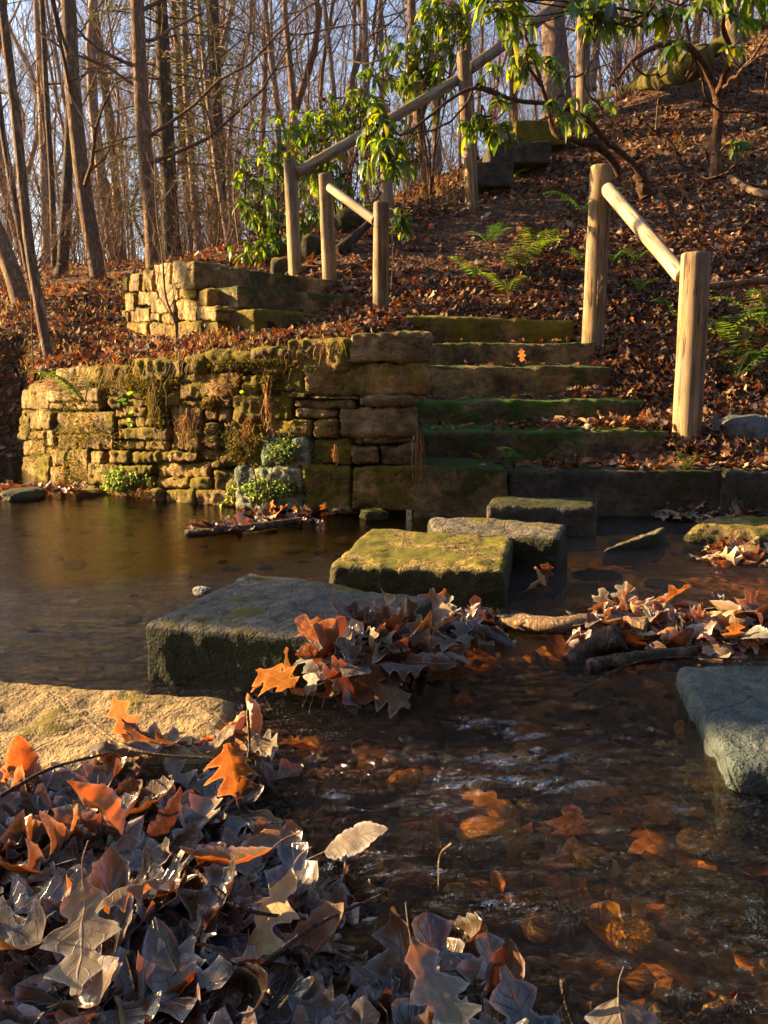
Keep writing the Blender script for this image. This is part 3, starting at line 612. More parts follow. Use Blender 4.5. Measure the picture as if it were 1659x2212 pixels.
# ------------------------------------------------------------------ stepping stones and loose rocks in the creek
def stone8(px4, zt, zb, name, mat, label, group=None, seed=0, amp=0.015, rad=0.03, flare=0.02, cat='stepping stone', tops=None, step=0.009, nmax=100, freq=6):
    """top outline given as near-left, near-right, far-right, far-left picture points on the plane zt"""
    zs = tops or [zt]*4
    T = [onz(u, v, z) for (u, v), z in zip(px4, zs)]
    c = sum(T, Vector())/4; Bt = [Vector((p.x+(p.x-c.x)*flare, p.y+(p.y-c.y)*flare, zb)) for p in T]
    g = Geo(); block(g, Bt+T, rad=rad, step=step, amp=amp, freq=freq, seed=seed, fine=0.0035, nmax=nmax)
    return place(g, name, M[mat], label, cat, group)
SG = 'stepping stones across the creek'
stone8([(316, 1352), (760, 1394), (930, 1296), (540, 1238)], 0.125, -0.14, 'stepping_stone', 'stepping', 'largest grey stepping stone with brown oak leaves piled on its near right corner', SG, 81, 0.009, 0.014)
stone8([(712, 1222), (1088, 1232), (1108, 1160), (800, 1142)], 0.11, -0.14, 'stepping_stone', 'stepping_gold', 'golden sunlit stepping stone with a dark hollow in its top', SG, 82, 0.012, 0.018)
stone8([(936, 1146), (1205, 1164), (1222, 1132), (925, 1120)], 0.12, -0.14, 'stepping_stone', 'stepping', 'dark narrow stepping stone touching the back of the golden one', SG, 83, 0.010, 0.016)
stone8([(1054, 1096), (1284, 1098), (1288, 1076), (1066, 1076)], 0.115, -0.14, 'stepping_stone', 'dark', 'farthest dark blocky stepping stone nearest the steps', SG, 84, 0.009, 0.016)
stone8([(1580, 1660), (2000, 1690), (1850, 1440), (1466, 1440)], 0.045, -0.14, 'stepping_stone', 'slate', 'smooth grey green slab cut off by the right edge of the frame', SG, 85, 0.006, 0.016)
stone8([(-200, 1690), (470, 1640), (500, 1520), (-160, 1456)], 0.065, -0.14, 'stepping_stone', 'sunstone', 'broad sunlit flat stone in the lower left, partly under the leaves', SG, 86, 0.010, 0.02)
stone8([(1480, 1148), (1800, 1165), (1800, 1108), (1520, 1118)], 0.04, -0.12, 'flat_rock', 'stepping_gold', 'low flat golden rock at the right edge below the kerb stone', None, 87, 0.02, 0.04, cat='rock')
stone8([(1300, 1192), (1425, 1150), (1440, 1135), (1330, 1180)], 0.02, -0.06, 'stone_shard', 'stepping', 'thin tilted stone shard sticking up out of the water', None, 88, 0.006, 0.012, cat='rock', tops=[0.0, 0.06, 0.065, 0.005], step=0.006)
def rock(u, v, w, h, name, mat, label, group=None, seed=0, z=0.0, dz=0.0, cat='rock', elong=0.8, kind=None):
    p = onz(u, v, z); k = px((p-Vector((0, 0, H))).length)
    r0 = w*k/2; nu, nv = 40, 24; a_, b_ = np.meshgrid(np.linspace(0, np.pi, nv), np.arange(nu)*2*np.pi/nu, indexing='ij'); D = np.stack([np.sin(a_)*np.cos(b_), np.sin(a_)*np.sin(b_), np.cos(a_)], -1).reshape(-1, 3)
    D2 = np.sign(D)*np.abs(D)**0.72; rr0 = 1+0.30*fbm(D*1.1+seed*3.7, seed, 3)+0.05*fbm(D*5+seed, seed+1, 3); ang = random.Random(seed).uniform(-.6, .6); Q = D2*rr0[:, None]*[r0, r0*elong, h*k*0.62]
    Q = np.stack([Q[:, 0]*math.cos(ang)-Q[:, 1]*math.sin(ang), Q[:, 0]*math.sin(ang)+Q[:, 1]*math.cos(ang), Q[:, 2]], 1)+[p.x, p.y+r0*elong, z+h*k*0.30+dz]
    g = Geo(); g.add(Q, grid_faces(nv, nu, True)[:, ::-1])
    return place(g, name, M[mat], label, cat, group, kind)
rock(434, 1288, 36, 18, 'rock', 'grey', 'small wet pale pebble behind the far left corner of the largest stepping stone', seed=91)
rock(808, 1124, 60, 24, 'rock', 'stepping_gold', 'small round golden brown rock at the foot of the wall', seed=92)
rock(35, 1082, 86, 22, 'rock', 'dark', 'dark low rock at the left edge below the bank', seed=93)
rock(512, 1640, 90, 34, 'rock', 'grey', 'rounded olive grey stone between the leaves and the little fall', seed=94)
rock(1630, 1212, 60, 26, 'rock', 'stepping_gold', 'wet yellow stone at the right edge beside the wet leaves', seed=95)
rock(175, 1074, 60, 14, 'rock', 'wall_mossy', 'low mossy stone at the waterline under the left end of the wall', seed=96)
rr = random.Random(5)
for i, (u, v, w, h) in enumerate([(1385, 1600, 90, 24), (1290, 1520, 70, 22), (1500, 1585, 60, 26), (1545, 1720, 95, 26), (1600, 2010, 190, 40), (1440, 1930, 120, 30), (900, 1830, 90, 40), (1290, 1870, 80, 20), (980, 1560, 80, 22),
        (1150, 1700, 110, 24), (760, 1700, 80, 24), (1050, 1850, 90, 24), (1180, 1960, 70, 26), (1000, 1945, 70, 30), (1380, 2040, 90, 26), (1560, 1850, 120, 24), (1250, 1640, 70, 18), (1110, 1470, 80, 18), (880, 1690, 70, 20), (1130, 1290, 60, 14), (1300, 1250, 90, 12), (1450, 1270, 80, 12)]):
    rock(u, v, w, h, 'submerged_rock', ['dark', 'grey', 'amber', 'stepping'][i % 4], ['dark', 'grey', 'amber', 'brown'][i % 4]+' rounded rock lying just under the shallow riffle', 'rocks under the water', 300+i, z=-0.045, dz=-0.012)

# pebbles on the bed: far too many to count
g = Geo(); N = 1700
P = np.stack([rng.uniform(-2.4, 2.4, N), rng.uniform(0.55, 4.0, N)], 1); P = P[(np.abs(P[:, 0]) < 0.55*P[:, 1]+0.2) & ((P[:, 1] < 1.75) | (rng.uniform(0, 1, N) < 0.22))]
ico = None
th_a = np.linspace(0, np.pi, 5)[1:-1]; ph = np.arange(7)*2*np.pi/7
base = np.vstack([[0, 0, 1]]+[np.stack([np.sin(t)*np.cos(ph), np.sin(t)*np.sin(ph), np.full(7, np.cos(t))], 1) for t in th_a])
bf = [grid_faces(3, 7, True)[:, ::-1]+1, np.array([[0, 1+k, 1+(k+1) % 7] for k in range(7)])]
for x, y in P:
    s = rng.gamma(3, 0.006)+0.008; z = float(bz([x], [y])[0]); sc = s*np.array([rng.uniform(.8, 1.5), rng.uniform(.7, 1.2), rng.uniform(.35, .7)]); a = rng.uniform(0, 6.3)
    q = base*(1+rng.normal(0, 0.09, (len(base), 1)))*sc; q = np.stack([q[:, 0]*math.cos(a)-q[:, 1]*math.sin(a), q[:, 0]*math.sin(a)+q[:, 1]*math.cos(a), q[:, 2]], 1)
    c = [(0.08, 0.055, 0.03), (0.05, 0.045, 0.035), (0.5, 0.3, 0.08), (0.09, 0.10, 0.10), (0.03, 0.024, 0.018)][rng.integers(5)]
    g.add(q+[x, y, z+s*0.1], bf, np.array(c)*rng.uniform(.7, 1.3))
m = NT('pebble'); w_ = m.coord('World'); M['pebble'] = m.finish(m.pbsdf(m.mix(0.5, m.attr('tint').outputs['Color'], m.ramp(m.noise(w_, 60, 3), [(0.3, (0.4, 0.4, 0.4)), (0.7, (1.3, 1.3, 1.3))]), 'MULTIPLY'), 0.5, m.bump(m.noise(w_, 130, 3), 0.5, 0.004)))
tag(g.obj('pebbles', M['pebble']), kind='stuff')

# ------------------------------------------------------------------ posts and rails
def log_mesh(P0, P1, r0, r1, seed, k=28, n=40, bev=0.012, rough=0.035, facet=0.35, bow=0.0):
    P0, P1 = np.array(P0), np.array(P1); L = np.linalg.norm(P1-P0); ez = (P1-P0)/L
    ref = np.array([0, 1.0, 0]) if abs(ez[1]) < 0.9 else np.array([1.0, 0, 0]); ex = np.cross(ref, ez); ex /= np.linalg.norm(ex); ey = np.cross(ez, ex)
    t = np.concatenate([[0, 0, bev*.3/L, bev/L], np.linspace(0, 1, n)[1:-1], [1-bev/L, 1-bev*.3/L, 1, 1]]); t.sort()
    a = np.arange(k)*2*np.pi/k; m_ = len(t)
    rr_ = r0+(r1-r0)*t; rr_ = rr_[:, None]*np.ones(k)[None]
    rr_ *= 1+facet*0.06*np.cos(a*5+seed)[None]+0.03*np.cos(2*a+seed*1.7)[None]
    q = np.stack([np.cos(a)[None]*2.2+0*t[:, None], np.sin(a)[None]*2.2+0*t[:, None], (t*L*3.2)[:, None]+0*a[None]], -1).reshape(-1, 3)+seed*3.1
    rr_ *= 1+rough*fbm(q, seed, 4).reshape(m_, k)
    q2 = q*np.array([6, 6, 0.7]); rr_ *= 1-0.035*np.clip(fbm(q2, seed+2, 2).reshape(m_, k)-0.25, 0, 1)*3
    rr_[0] = 0; rr_[-1] = 0; rr_[1] *= 0.86; rr_[-2] *= 0.86; rr_[2] *= .95; rr_[-3] *= .95
    bowv = bow*np.sin(t*np.pi)
    V = P0+ez*(t*L)[:, None, None]+ex*(np.cos(a)*rr_)[:, :, None]+ey*(np.sin(a)*rr_)[:, :, None]+ex*bowv[:, None, None]
    g = Geo(); lc = np.stack([np.tile(a, m_), np.repeat(t*L, k), 0*np.tile(a, m_)], 1)
    g.add(V.reshape(-1, 3), grid_faces(m_, k, True), None, lc); return g
def rod(name, P0, P1, r0, r1, mat, parent, seed, **kw):
    """a log laid along its own local axis (x for rails, z for posts) so the grain follows it"""
    P0, P1 = Vector(P0), Vector(P1); L = (P1-P0).length; ax = 'X' if name == 'rail' else 'Z'
    e = Vector((L, 0, 0)) if ax == 'X' else Vector((0, 0, L))
    o = log_mesh((0, 0, 0), e, r0, r1, seed, **kw).obj(name, M[mat], parent)
    o.rotation_mode = 'QUATERNION'; o.rotation_quaternion = (P1-P0).to_track_quat(ax, 'Y' if ax == 'Z' else 'Z')
    o.location = P0-(Vector(parent.location) if parent else Vector())
    return o
def post(parent, ub, vb, ut, vt, d, wpx, seed, sink=0.12, dt=0.0):
    b, t = W(ub, vb, d), W(ut, vt, d+dt); r = wpx/2*px(d)
    b2 = b-(t-b).normalized()*sink
    return rod('post', b2, t, r*1.02, r*0.97, 'post', parent, seed)
def rail(parent, u0, v0, d0, u1, v1, d1, w0, w1, seed, **kw):
    return rod('rail', W(u0, v0, d0), W(u1, v1, d1), w0/2*px(d0), w1/2*px(d1), kw.pop('mat', 'railbrown'), parent, seed, n=50, **kw)
def rail_thing(u, v, d, label): return empty('wooden_handrail', W(u, v, d), label, 'handrail')
h1_ = rail_thing(1480, 945, 4.05, 'thick round post handrail right of the steps with one white sunlit sloping rail')
post(h1_, 1483, 945, 1503, 546, 4.05, 60, 1); post(h1_, 1280, 745, 1299, 358, 5.1, 44, 2)
rail(h1_, 1312, 408, 5.0, 1474, 597, 4.12, 28, 33, 3, bev=0.03, mat='rail')
h2_ = rail_thing(705, 605, 6.7, 'short handrail of two posts and one sloping rail standing in leaves above the terrace')
post(h2_, 712, 605, 703, 376, 6.7, 30, 4); post(h2_, 823, 670, 824, 437, 6.15, 33, 5)
rail(h2_, 712, 405, 6.62, 812, 478, 6.15, 18, 20, 6, mat='rail')
h3_ = rail_thing(637, 592, 7.2, 'long handrail climbing from the leftmost post through the rhododendron to the big tree')
post(h3_, 638, 592, 627, 346, 7.2, 28, 7); post(h3_, 1020, 438, 1000, 113, 8.3, 27, 8)
rail(h3_, 644, 372, 7.15, 990, 172, 8.35, 22, 20, 9); rail(h3_, 1014, 150, 8.4, 1262, -28, 10.0, 22, 24, 10)
h4_ = empty('wooden_post', W(838, 445, 8.0), 'lone wooden post half hidden by dark drooping rhododendron leaves', 'post', 'loose posts of the upper path')
post(h4_, 838, 448, 827, 226, 8.0, 24, 11)
h5_ = empty('wooden_post', W(1256, 275, 9.8), 'sunlit wooden post just right of the big tree trunk', 'post', 'loose posts of the upper path')
post(h5_, 1258, 280, 1262, -60, 9.8, 26, 12)
h6_ = empty('wooden_post', W(1585, 160, 11.0), 'wooden post at the top of the slope beside the mossy log', 'post', 'loose posts of the upper path')
post(h6_, 1588, 160, 1578, -60, 11.0, 30, 13)
for h_ in (h1_, h2_, h3_, h4_, h5_, h6_): pass
# ------------------------------------------------------------------ leaves
def leaf_template(kind, nr, nc, r_):
    """unit leaf: y 0..1 from stalk to tip, x across; returns verts, lc(x across -1..1, y along)"""
    t = np.linspace(0, 1, nr); s = np.linspace(-1, 1, nc)
    if kind == 'oak':
        env = 0.36*np.sin(np.pi*np.clip(t*0.92+0.06, 0, 1))**0.6*(0.62+0.38*np.sin(np.pi*t**1.3)); w = env*(0.70+0.30*np.cos(2*np.pi*3.4*t+2.6))
        w = np.maximum(w, 0.03); w[0] = 0.01; w[-1] = 0.03; sweep = 0.14
    elif kind == 'maple':
        env = 0.50*np.sin(np.pi*np.clip(t, 0, 1)**0.62)**0.7; w = env*(0.70+0.30*np.cos(2*np.pi*2.5*t-1.3)); w[0] = 0.02; w[-1] = 0.0; sweep = 0.2; w = np.maximum(w, 0.0)
    else:
        w = 0.24*np.sin(np.pi*t**0.85)**0.8; w[0] = 0.01; w[-1] = 0.0; sweep = 0.06
        if nr > 10: w = w*(1+0.07*np.abs(np.sin(t*np.pi*9)))
    w = w*(1+r_.normal(0, 0.06, nr)); Wd = w[:, None]*s[None, :]
    X = Wd; Y = t[:, None]+sweep*np.abs(Wd)*np.linspace(0.4, 1.0, nr)[:, None]
    return X, Y, np.stack([np.repeat(s[None], nr, 0), np.repeat(t[:, None], nc, 1), 0*X], -1).reshape(-1, 3)
def curl(X, Y, roll, bend, cup, crump, r_, seed):
    """roll: edges lift; bend: tip lifts; crump: crumpling"""
    amax = max(np.abs(X).max(), 1e-3)
    a = roll*(X/amax); sx = np.where(np.abs(a) > 1e-3, np.sin(a)/np.where(np.abs(a) > 1e-3, a, 1), 1)*X; z = (1-np.cos(a))/max(abs(roll), .2)*amax*np.sign(roll)
    b = bend*(Y-0.15)
    if abs(bend) > 1e-3: yy = np.sin(b)/bend; zz = (1-np.cos(b))/bend
    else: yy = Y-0.15; zz = 0*Y
    x2 = sx; y2 = yy-z*np.sin(b); z2 = zz+z*np.cos(b)
    P = np.stack([X*5+seed*3.3, Y*5, 0*X+seed], -1).reshape(-1, 3)
    nz = fbm(P, seed, 3).reshape(X.shape)*crump; nx = fbm(P+31, seed+1, 2).reshape(X.shape)*crump*0.5
    fold = cup*np.abs(X)
    return np.stack([x2+nx, y2, z2+nz+fold], -1).reshape(-1, 3)
def rotm(rx, ry, rz):
    cx, sx, cy, sy, cz, sz = math.cos(rx), math.sin(rx), math.cos(ry), math.sin(ry), math.cos(rz), math.sin(rz)
    return np.array([[cz, -sz, 0], [sz, cz, 0], [0, 0, 1]])@np.array([[cy, 0, sy], [0, 1, 0], [-sy, 0, cy]])@np.array([[1, 0, 0], [0, cx, -sx], [0, sx, cx]])
def mats(n, tiltsd, r_):
    tx = r_.normal(0, tiltsd, n); ty = r_.normal(0, tiltsd, n); tz = r_.uniform(0, 2*np.pi, n)
    return np.stack([rotm(a, b, c) for a, b, c in zip(tx, ty, tz)])
def align(nrm):                                   # rotations taking +z to nrm
    n = nrm/np.linalg.norm(nrm, axis=1)[:, None]; x = np.cross(np.array([0, 1.0, 0]), n); x /= np.linalg.norm(x, axis=1)[:, None]+1e-9
    return np.stack([x, np.cross(n, x), n], -1)
LIT = np.array([1, 1.12, 1.05])*np.array([(0.13, 0.06, 0.035), (0.19, 0.085, 0.045), (0.09, 0.045, 0.03), (0.27, 0.165, 0.10), (0.15, 0.075, 0.05), (0.07, 0.04, 0.032), (0.36, 0.25, 0.17), (0.24, 0.09, 0.03), (0.15, 0.095, 0.075)])
def scatter(geo, P, Nrm, size, r_, tilt=0.45, nr=7, nc=3, pal=LIT, bright=1.0, ntemp=14, kinds=('oak', 'maple', 'oval', 'oak'), maxroll=1.6):
    """many simple leaves as one mesh"""
    idx = r_.integers(0, ntemp, len(P)); AL = align(Nrm)
    for k in range(ntemp):
        sel = np.nonzero(idx == k)[0]
        if not len(sel): continue
        X, Y, lc = leaf_template(kinds[k % len(kinds)], nr, nc, r_)
        T = curl(X, Y, r_.uniform(-maxroll, maxroll), r_.uniform(-1.2, 1.6), r_.uniform(-.2, .7), 0.06, r_, k)
        n = len(sel); Mx = AL[sel]@mats(n, tilt, r_)
        V = np.einsum('nij,vj->nvi', Mx, T)*size[sel][:, None, None]+P[sel][:, None]
        fc = grid_faces(nr, nc); F_ = (fc[None]+(np.arange(n)*len(T))[:, None, None]).reshape(-1, 4)
        c = pal[r_.integers(0, len(pal), n)]*r_.uniform(0.5, 1.5, (n, 1))*bright*(1+0.75*fbm(P[sel]*1.5, 88, 3))[:, None]
        geo.add(V.reshape(-1, 3), F_, np.repeat(c, len(T), 0), np.tile(lc, (n, 1)))
def inview(x, y, m=0.08): return np.abs(x) < (0.488+m)*y+0.15
# forest floor litter
r1 = np.random.default_rng(11)
def litter_pts(n, y0, y1, pw=1.0, xl=None):
    u = r1.uniform(0, 1, n); y = (y0**(1-pw)+(y1**(1-pw)-y0**(1-pw))*u)**(1/(1-pw)) if pw != 1 else y0*(y1/y0)**u
    x = r1.uniform(-0.56, 0.60, n)*y
    k = y > edge_y(x)+0.05
    return x[k], y[k]
g = Geo(); x, y = litter_pts(92000, 3.6, 17, 1.35)
dens = 0.35+1.5*fbm(np.stack([x, y, 0*x], 1)*1.1, 77, 4)
leftfar = (x < -0.3) & (y > 6.5)
k = (r1.uniform(0, 1, len(x)) < np.clip(dens+0.55, 0.15, 1)) & ~(leftfar & (r1.uniform(0, 1, len(x)) < 0.45)); x, y = x[k], y[k]
z = th(x, y); stepz = (x > (895-829.5)/F*y) & (x < (1560-829.5)/F*4.1*0-0.02+np.interp(y, [3.6, 3.98, 4.32, 4.66, 5.0, 5.36], [1.9, 1.43, 1.41, 1.33, 1.32, 1.27])) & (y < 5.45); x, y, z = x[~stepz], y[~stepz], z[~stepz]
nn = th_n(x, y); P = np.stack([x, y, z+r1.uniform(0.0, 0.035, len(x))], 1)
size = r1.uniform(0.03, 0.078, len(x))*(1+0.04*(y-4))
near = y < 6.6
scatter(g, P[near], nn[near], size[near], r1, 0.42, nr=9, nc=3, bright=0.66)
scatter(g, P[~near], nn[~near], size[~near], r1, 0.5, nr=6, nc=3, bright=0.7)
tag(g.obj('leaf_litter', M['litter']), kind='stuff')
# leaves lying on the treads and the kerb
g = Geo(); P = []
for (u0, u1, y0, y1, zt, n) in [(1180, 1700, 3.64, 3.98, W(1100, 1018, 3.62).z, 420), (930, 1450, 4.02, 4.3, W(1100, 934, 3.98).z, 130), (1150, 1450, 4.05, 4.35, W(1100, 934, 3.98).z+0.03, 150), (930, 1394, 4.45, 4.66, W(1100, 868, 4.32).z, 60), (1230, 1394, 4.4, 4.7, W(1100, 868, 4.32).z+0.04, 100),
        (926, 1322, 4.85, 5.0, W(1100, 794, 4.66).z, 60), (926, 1283, 5.15, 5.36, W(1100, 742, 5.0).z, 60), (880, 1240, 5.5, 5.8, W(1100, 684, 5.36).z, 60), (930, 1180, 3.68, 3.98, W(1100, 1018, 3.62).z, 25)]:
    yy = r1.uniform(y0, y1, n); uu = u0+(u1-u0)*r1.uniform(0, 1, n)**0.8; P += [((u-829.5)/F*y*1.0, y, zt+0.008+r1.uniform(0, 0.018)) for u, y in zip(uu[:int(n*.7)], yy)]
P = np.array(P); scatter(g, P, np.tile([0, 0, 1.0], (len(P), 1)), r1.uniform(0.035, 0.08, len(P)), r1, 0.35, nr=11, nc=5)
tag(g.obj('leaf_litter', M['litter']), kind='stuff')
# leaf drift where the kerb meets the creek at the right and rafts of wet leaves
def raft(pts, n, zz, sz, mat, tilt=0.5, seed=0, h=0.03, pal=LIT, bright=1.0, nm='leaf_litter'):
    r_ = np.random.default_rng(seed); g = Geo(); P = []
    for (u, v, ru, rv, w) in pts:
        for _ in range(int(n*w)):
            a, q = r_.uniform(0, 6.28), math.sqrt(r_.uniform(0, 1)); p = onz(u+ru*q*math.cos(a), v+rv*q*math.sin(a), zz); P.append((p.x, p.y, zz+r_.uniform(0, h)*(1-q*0.7)))
    P = np.array(P); scatter(g, P, np.tile([0, 0, 1.0], (len(P), 1)), r_.uniform(sz*.6, sz*1.2, len(P)), r_, tilt, nr=15, nc=5, pal=pal, bright=bright, maxroll=2.2)
    return tag(g.obj(nm, M[mat]), kind='stuff')
DK = LIT*0.55
raft([(1540, 1108, 130, 16, 1), (1620, 1090, 60, 16, .6)], 90, 0.02, 0.085, 'wetleaf', 0.3, 41)
raft([(1590, 1200, 85, 22, 1)], 60, 0.01, 0.08, 'wetleaf', 0.35, 42)
raft([(580, 1128, 110, 10, 1), (470, 1148, 70, 7, .5), (720, 1108, 70, 6, .3)], 50, 0.008, 0.07, 'wetleaf', 0.4, 43)
raft([(30, 1058, 50, 8, 1), (130, 1062, 70, 6, 1)], 30, 0.02, 0.09, 'wetleaf', 0.4, 44)
# sunk leaves and wet layer on the near bank
r2 = np.random.default_rng(12)
def bankpts(n, sd0, sd1):
    o = []
    while len(o) < n:
        x = r2.uniform(-1.5, 1.0, 4000); y = r2.uniform(0.42, 2.2, 4000); s = bank_sd(x, y); k = (s > sd0) & (s < sd1) & inview(x, y, 0.05)
        o += list(zip(x[k], y[k]))
    return np.array(o[:n])
g = Geo(); q = bankpts(3000, -0.10, 2.0); z = bz(q[:, 0], q[:, 1]); P = np.column_stack([q, z+r2.uniform(0.0, 0.05, len(q))])
scatter(g, P, np.tile([0, 0, 1.0], (len(P), 1)), r2.uniform(0.05, 0.13, len(P)), r2, 0.30, nr=17, nc=5, pal=np.array([(0.06, 0.042, 0.03), (0.10, 0.07, 0.045), (0.035, 0.027, 0.022), (0.19, 0.13, 0.085), (0.13, 0.062, 0.025)]), bright=0.8, maxroll=1.8)
o = tag(g.obj('leaf_litter', M['wetleaf']), kind='stuff')
g = Geo(); q = np.column_stack([r2.uniform(-0.3, 1.6, 420), r2.uniform(0.55, 2.6, 420)]); q = q[(bank_sd(q[:, 0], q[:, 1]) < 0.0) & inview(q[:, 0], q[:, 1])]
P = np.column_stack([q, bz(q[:, 0], q[:, 1])+0.015]); AM = np.array([(0.65, 0.36, 0.05), (0.5, 0.24, 0.03), (0.2, 0.08, 0.02), (0.12, 0.06, 0.03), (0.45, 0.28, 0.05)])
scatter(g, P, np.tile([0, 0, 1.0], (len(P), 1)), r2.uniform(0.04, 0.12, len(P)), r2, 0.2, nr=11, nc=5, pal=AM, maxroll=0.8)
tag(g.obj('sunken_leaves', M['wetleaf']), kind='stuff')

# individual leaves: prototypes, then one object per leaf
LT = [(n_, tuple(np.array(c_)*[0.9, 1.06, 0.98])) for n_, c_ in [('tan', (0.30, 0.20, 0.115)), ('brown', (0.14, 0.08, 0.04)), ('rust', (0.26, 0.10, 0.03)), ('purplish', (0.085, 0.055, 0.042)), ('ochre', (0.36, 0.22, 0.08)), ('grey', (0.13, 0.11, 0.09)), ('orange', (0.42, 0.17, 0.035)), ('dark', (0.09, 0.06, 0.05))]]
PROTO = []
r3 = np.random.default_rng(5)
for k in range(40):
    kind = ('oak', 'oak', 'oval', 'maple')[k % 4]; curln = ('flat', 'curled', 'rolled')[(k//4) % 3]; cn, cc = LT[(k*5+k//8) % 8]
    X, Y, lc = leaf_template(kind, 34, 13, r3)
    roll = {'flat': 0.3, 'curled': 0.95, 'rolled': 2.4}[curln]*r3.choice([-1, 1])*r3.uniform(.8, 1.15)
    V = curl(X, Y, roll, r3.uniform(-1.1, 1.3), r3.uniform(-.3, .4), 0.05 if curln == 'flat' else 0.09, r3, 60+k)
    g = Geo(); g.add(V, grid_faces(34, 13), cc, lc)
    i0 = 6; st0 = V[6]; st1 = np.array([r3.uniform(-.1, .1), -0.42, r3.uniform(-.05, .2)])
    tube(g, smooth_path([V[6+13*2], V[6], (V[6]+st1)/2+[0.02, 0, 0.02], st1], 9), np.linspace(0.009, 0.006, 9), 5, np.array(cc)*0.8)
    PROTO.append((g.mesh('fallen_leaf'), kind, curln, cn)); PROTO[-1][0].materials.append(M['leaf'])
KN = {'oak': 'oak leaf', 'oval': 'oval leaf', 'maple': 'broad leaf'}
GL = 'fallen leaves heaped beside the creek'; used_l = {}
def put_leaf(x, y, z, size, k, rx, ry, rz, where, label=None):
    me, kind, cu, cn = PROTO[k]; where = where.replace('near the', 'near')
    o = bpy.data.objects.new('fallen_leaf', me); COL.objects.link(o); o.location = (x, y, z); o.scale = (size,)*3; o.rotation_euler = (rx, ry, rz)
    return tag(o, label or f'{cu} {cn} {KN[kind]} {where}', 'leaf', GL)
def whereof(x, y):
    v = 1106-(( (y*0+0.06-H)*ct + y*st)/(y*ct-(0.06-H)*st))*F; u = 829.5+x/(y*ct-(0.06-H)*st)*F
    row = 'at the bottom' if v > 2080 else 'low in the heap' if v > 1900 else 'mid heap' if v > 1760 else 'on the heap crest'
    colm = ['at left', 'beside big pale leaf', 'near centre', 'near the creek', 'beside amber shallows', 'at right'][int(np.clip(u//260, 0, 5))]
    return row+' '+colm
DARKS0 = [k for k in range(40) if (k*5+k//8) % 8 in (0, 1, 3, 4, 5, 7)]
q = bankpts(330, -0.02, 1.6); n_ind = 0
u_ = [829.5+F*a/(b*ct+0.6*st) for a, b in q]
for i, (x, y) in enumerate(q):
    if n_ind >= 156: break
    n_ind += 1
    lvl = r3.uniform(0.006, 0.038); s = r3.uniform(0.07, 0.135)*min(1.0, 0.35+0.75*y)
    kk = int(r3.integers(0, 40))
    if (kk*5+kk//8) % 8 in (2, 6) and r3.uniform() < .55: kk = DARKS0[int(r3.integers(0, len(DARKS0)))]
    put_leaf(x, y, float(bz([x], [y])[0])+lvl, s, kk, r3.normal(0.03, .22), r3.normal(0, .22), r3.uniform(0, 6.28), whereof(x, y))
def leaf_px(u, v, z, spx, k, rx, ry, rz, label):
    p = onz(u, v, z); d = (p-Vector((0, 0, H))).length; put_leaf(p.x, p.y, p.z, spx*px(d), k, rx, ry, rz, '', label)
leaf_px(180, 1935, 0.15, 210, 0, -0.75, 0.1, 3.35, 'big pale frosted oak leaf spread flat in the left of the near heap')
leaf_px(900, 2060, 0.13, 200, 1, -0.7, -0.2, 3.75, 'large tan oak leaf with round lobes nearest the bottom centre')
leaf_px(330, 1900, 0.15, 150, 8, 0.5, 0.4, 2.6, 'tall rolled brown leaf standing right of the big pale leaf')
leaf_px(510, 1700, 0.11, 165, 5, 1.35, 0.1, 3.3, 'dark brown leaf standing upright with a long stalk at the crest of the heap')
leaf_px(560, 1850, 0.12, 190, 2, -0.2, 0.35, 1.9, 'broad tan oval leaf with a bright folded edge in the heap centre')
leaf_px(250, 1780, 0.15, 150, 6, 0.5, 0.2, 1.4, 'arched amber leaf glowing in the sun above the big pale leaf')
leaf_px(330, 1610, 0.10, 150, 10, 0.25, -0.2, 1.8, 'long rust leaf lying over the edge of the broad sunlit stone')
leaf_px(720, 1830, 0.12, 150, 14, 0.7, 0.3, 4.6, 'grey leaf curling over the edge towards the creek')
leaf_px(620, 1905, 0.11, 200, 4, -0.35, 0.3, 2.6, 'wide dark blue grey shaded leaf right of the heap centre')
leaf_px(60, 2040, 0.12, 180, 7, -0.3, 0.1, 1.5, 'dark flat leaf at the left edge below the big pale leaf')
leaf_px(1340, 2190, 0.10, 170, 3, -0.5, 0.2, 2.9, 'pinkish frosted pointed leaf at the bottom edge right of centre')
# standing leaves caught on the largest stepping stone and in the drifts on the right
DARKS = [k for k in range(40) if (k*5+k//8) % 8 in (1, 3, 5, 7) and (k//4) % 3 != 2]
def clump(pts, n, z0, z1, smin, smax, where, seed, up=0.9, ks=None):
    r_ = np.random.default_rng(seed)
    for i in range(n):
        u, v, ru, rv = pts[i % len(pts)]; a, qq = r_.uniform(0, 6.28), math.sqrt(r_.uniform(0, 1)); zz = z0+(z1-z0)*(1-qq*0.6)*r_.uniform(0.3, 1)
        p = onz(u+ru*qq*math.cos(a), v+rv*qq*math.sin(a), zz)
        put_leaf(p.x, p.y, p.z, r_.uniform(smin, smax), int(r_.integers(0, 40)) if ks is None or r_.uniform() < .05 else ks[r_.integers(0, len(ks))], r_.normal(up, .4), r_.normal(0, .4), r_.uniform(0, 6.28), where)
clump([(790, 1400, 130, 40), (870, 1370, 80, 35)], 26, 0.11, 0.155, 0.07, 0.12, 'piled on largest stepping stone', 1, 0.25, DARKS)
clump([(700, 1470, 130, 35), (820, 1460, 120, 40), (900, 1420, 60, 40)], 34, 0.01, 0.10, 0.08, 0.14, 'against largest stepping stone', 11, 0.45, DARKS)
clump([(990, 1365, 80, 30)], 10, 0.01, 0.08, 0.09, 0.14, 'in dark clump beside largest stepping stone', 2, .4, DARKS)
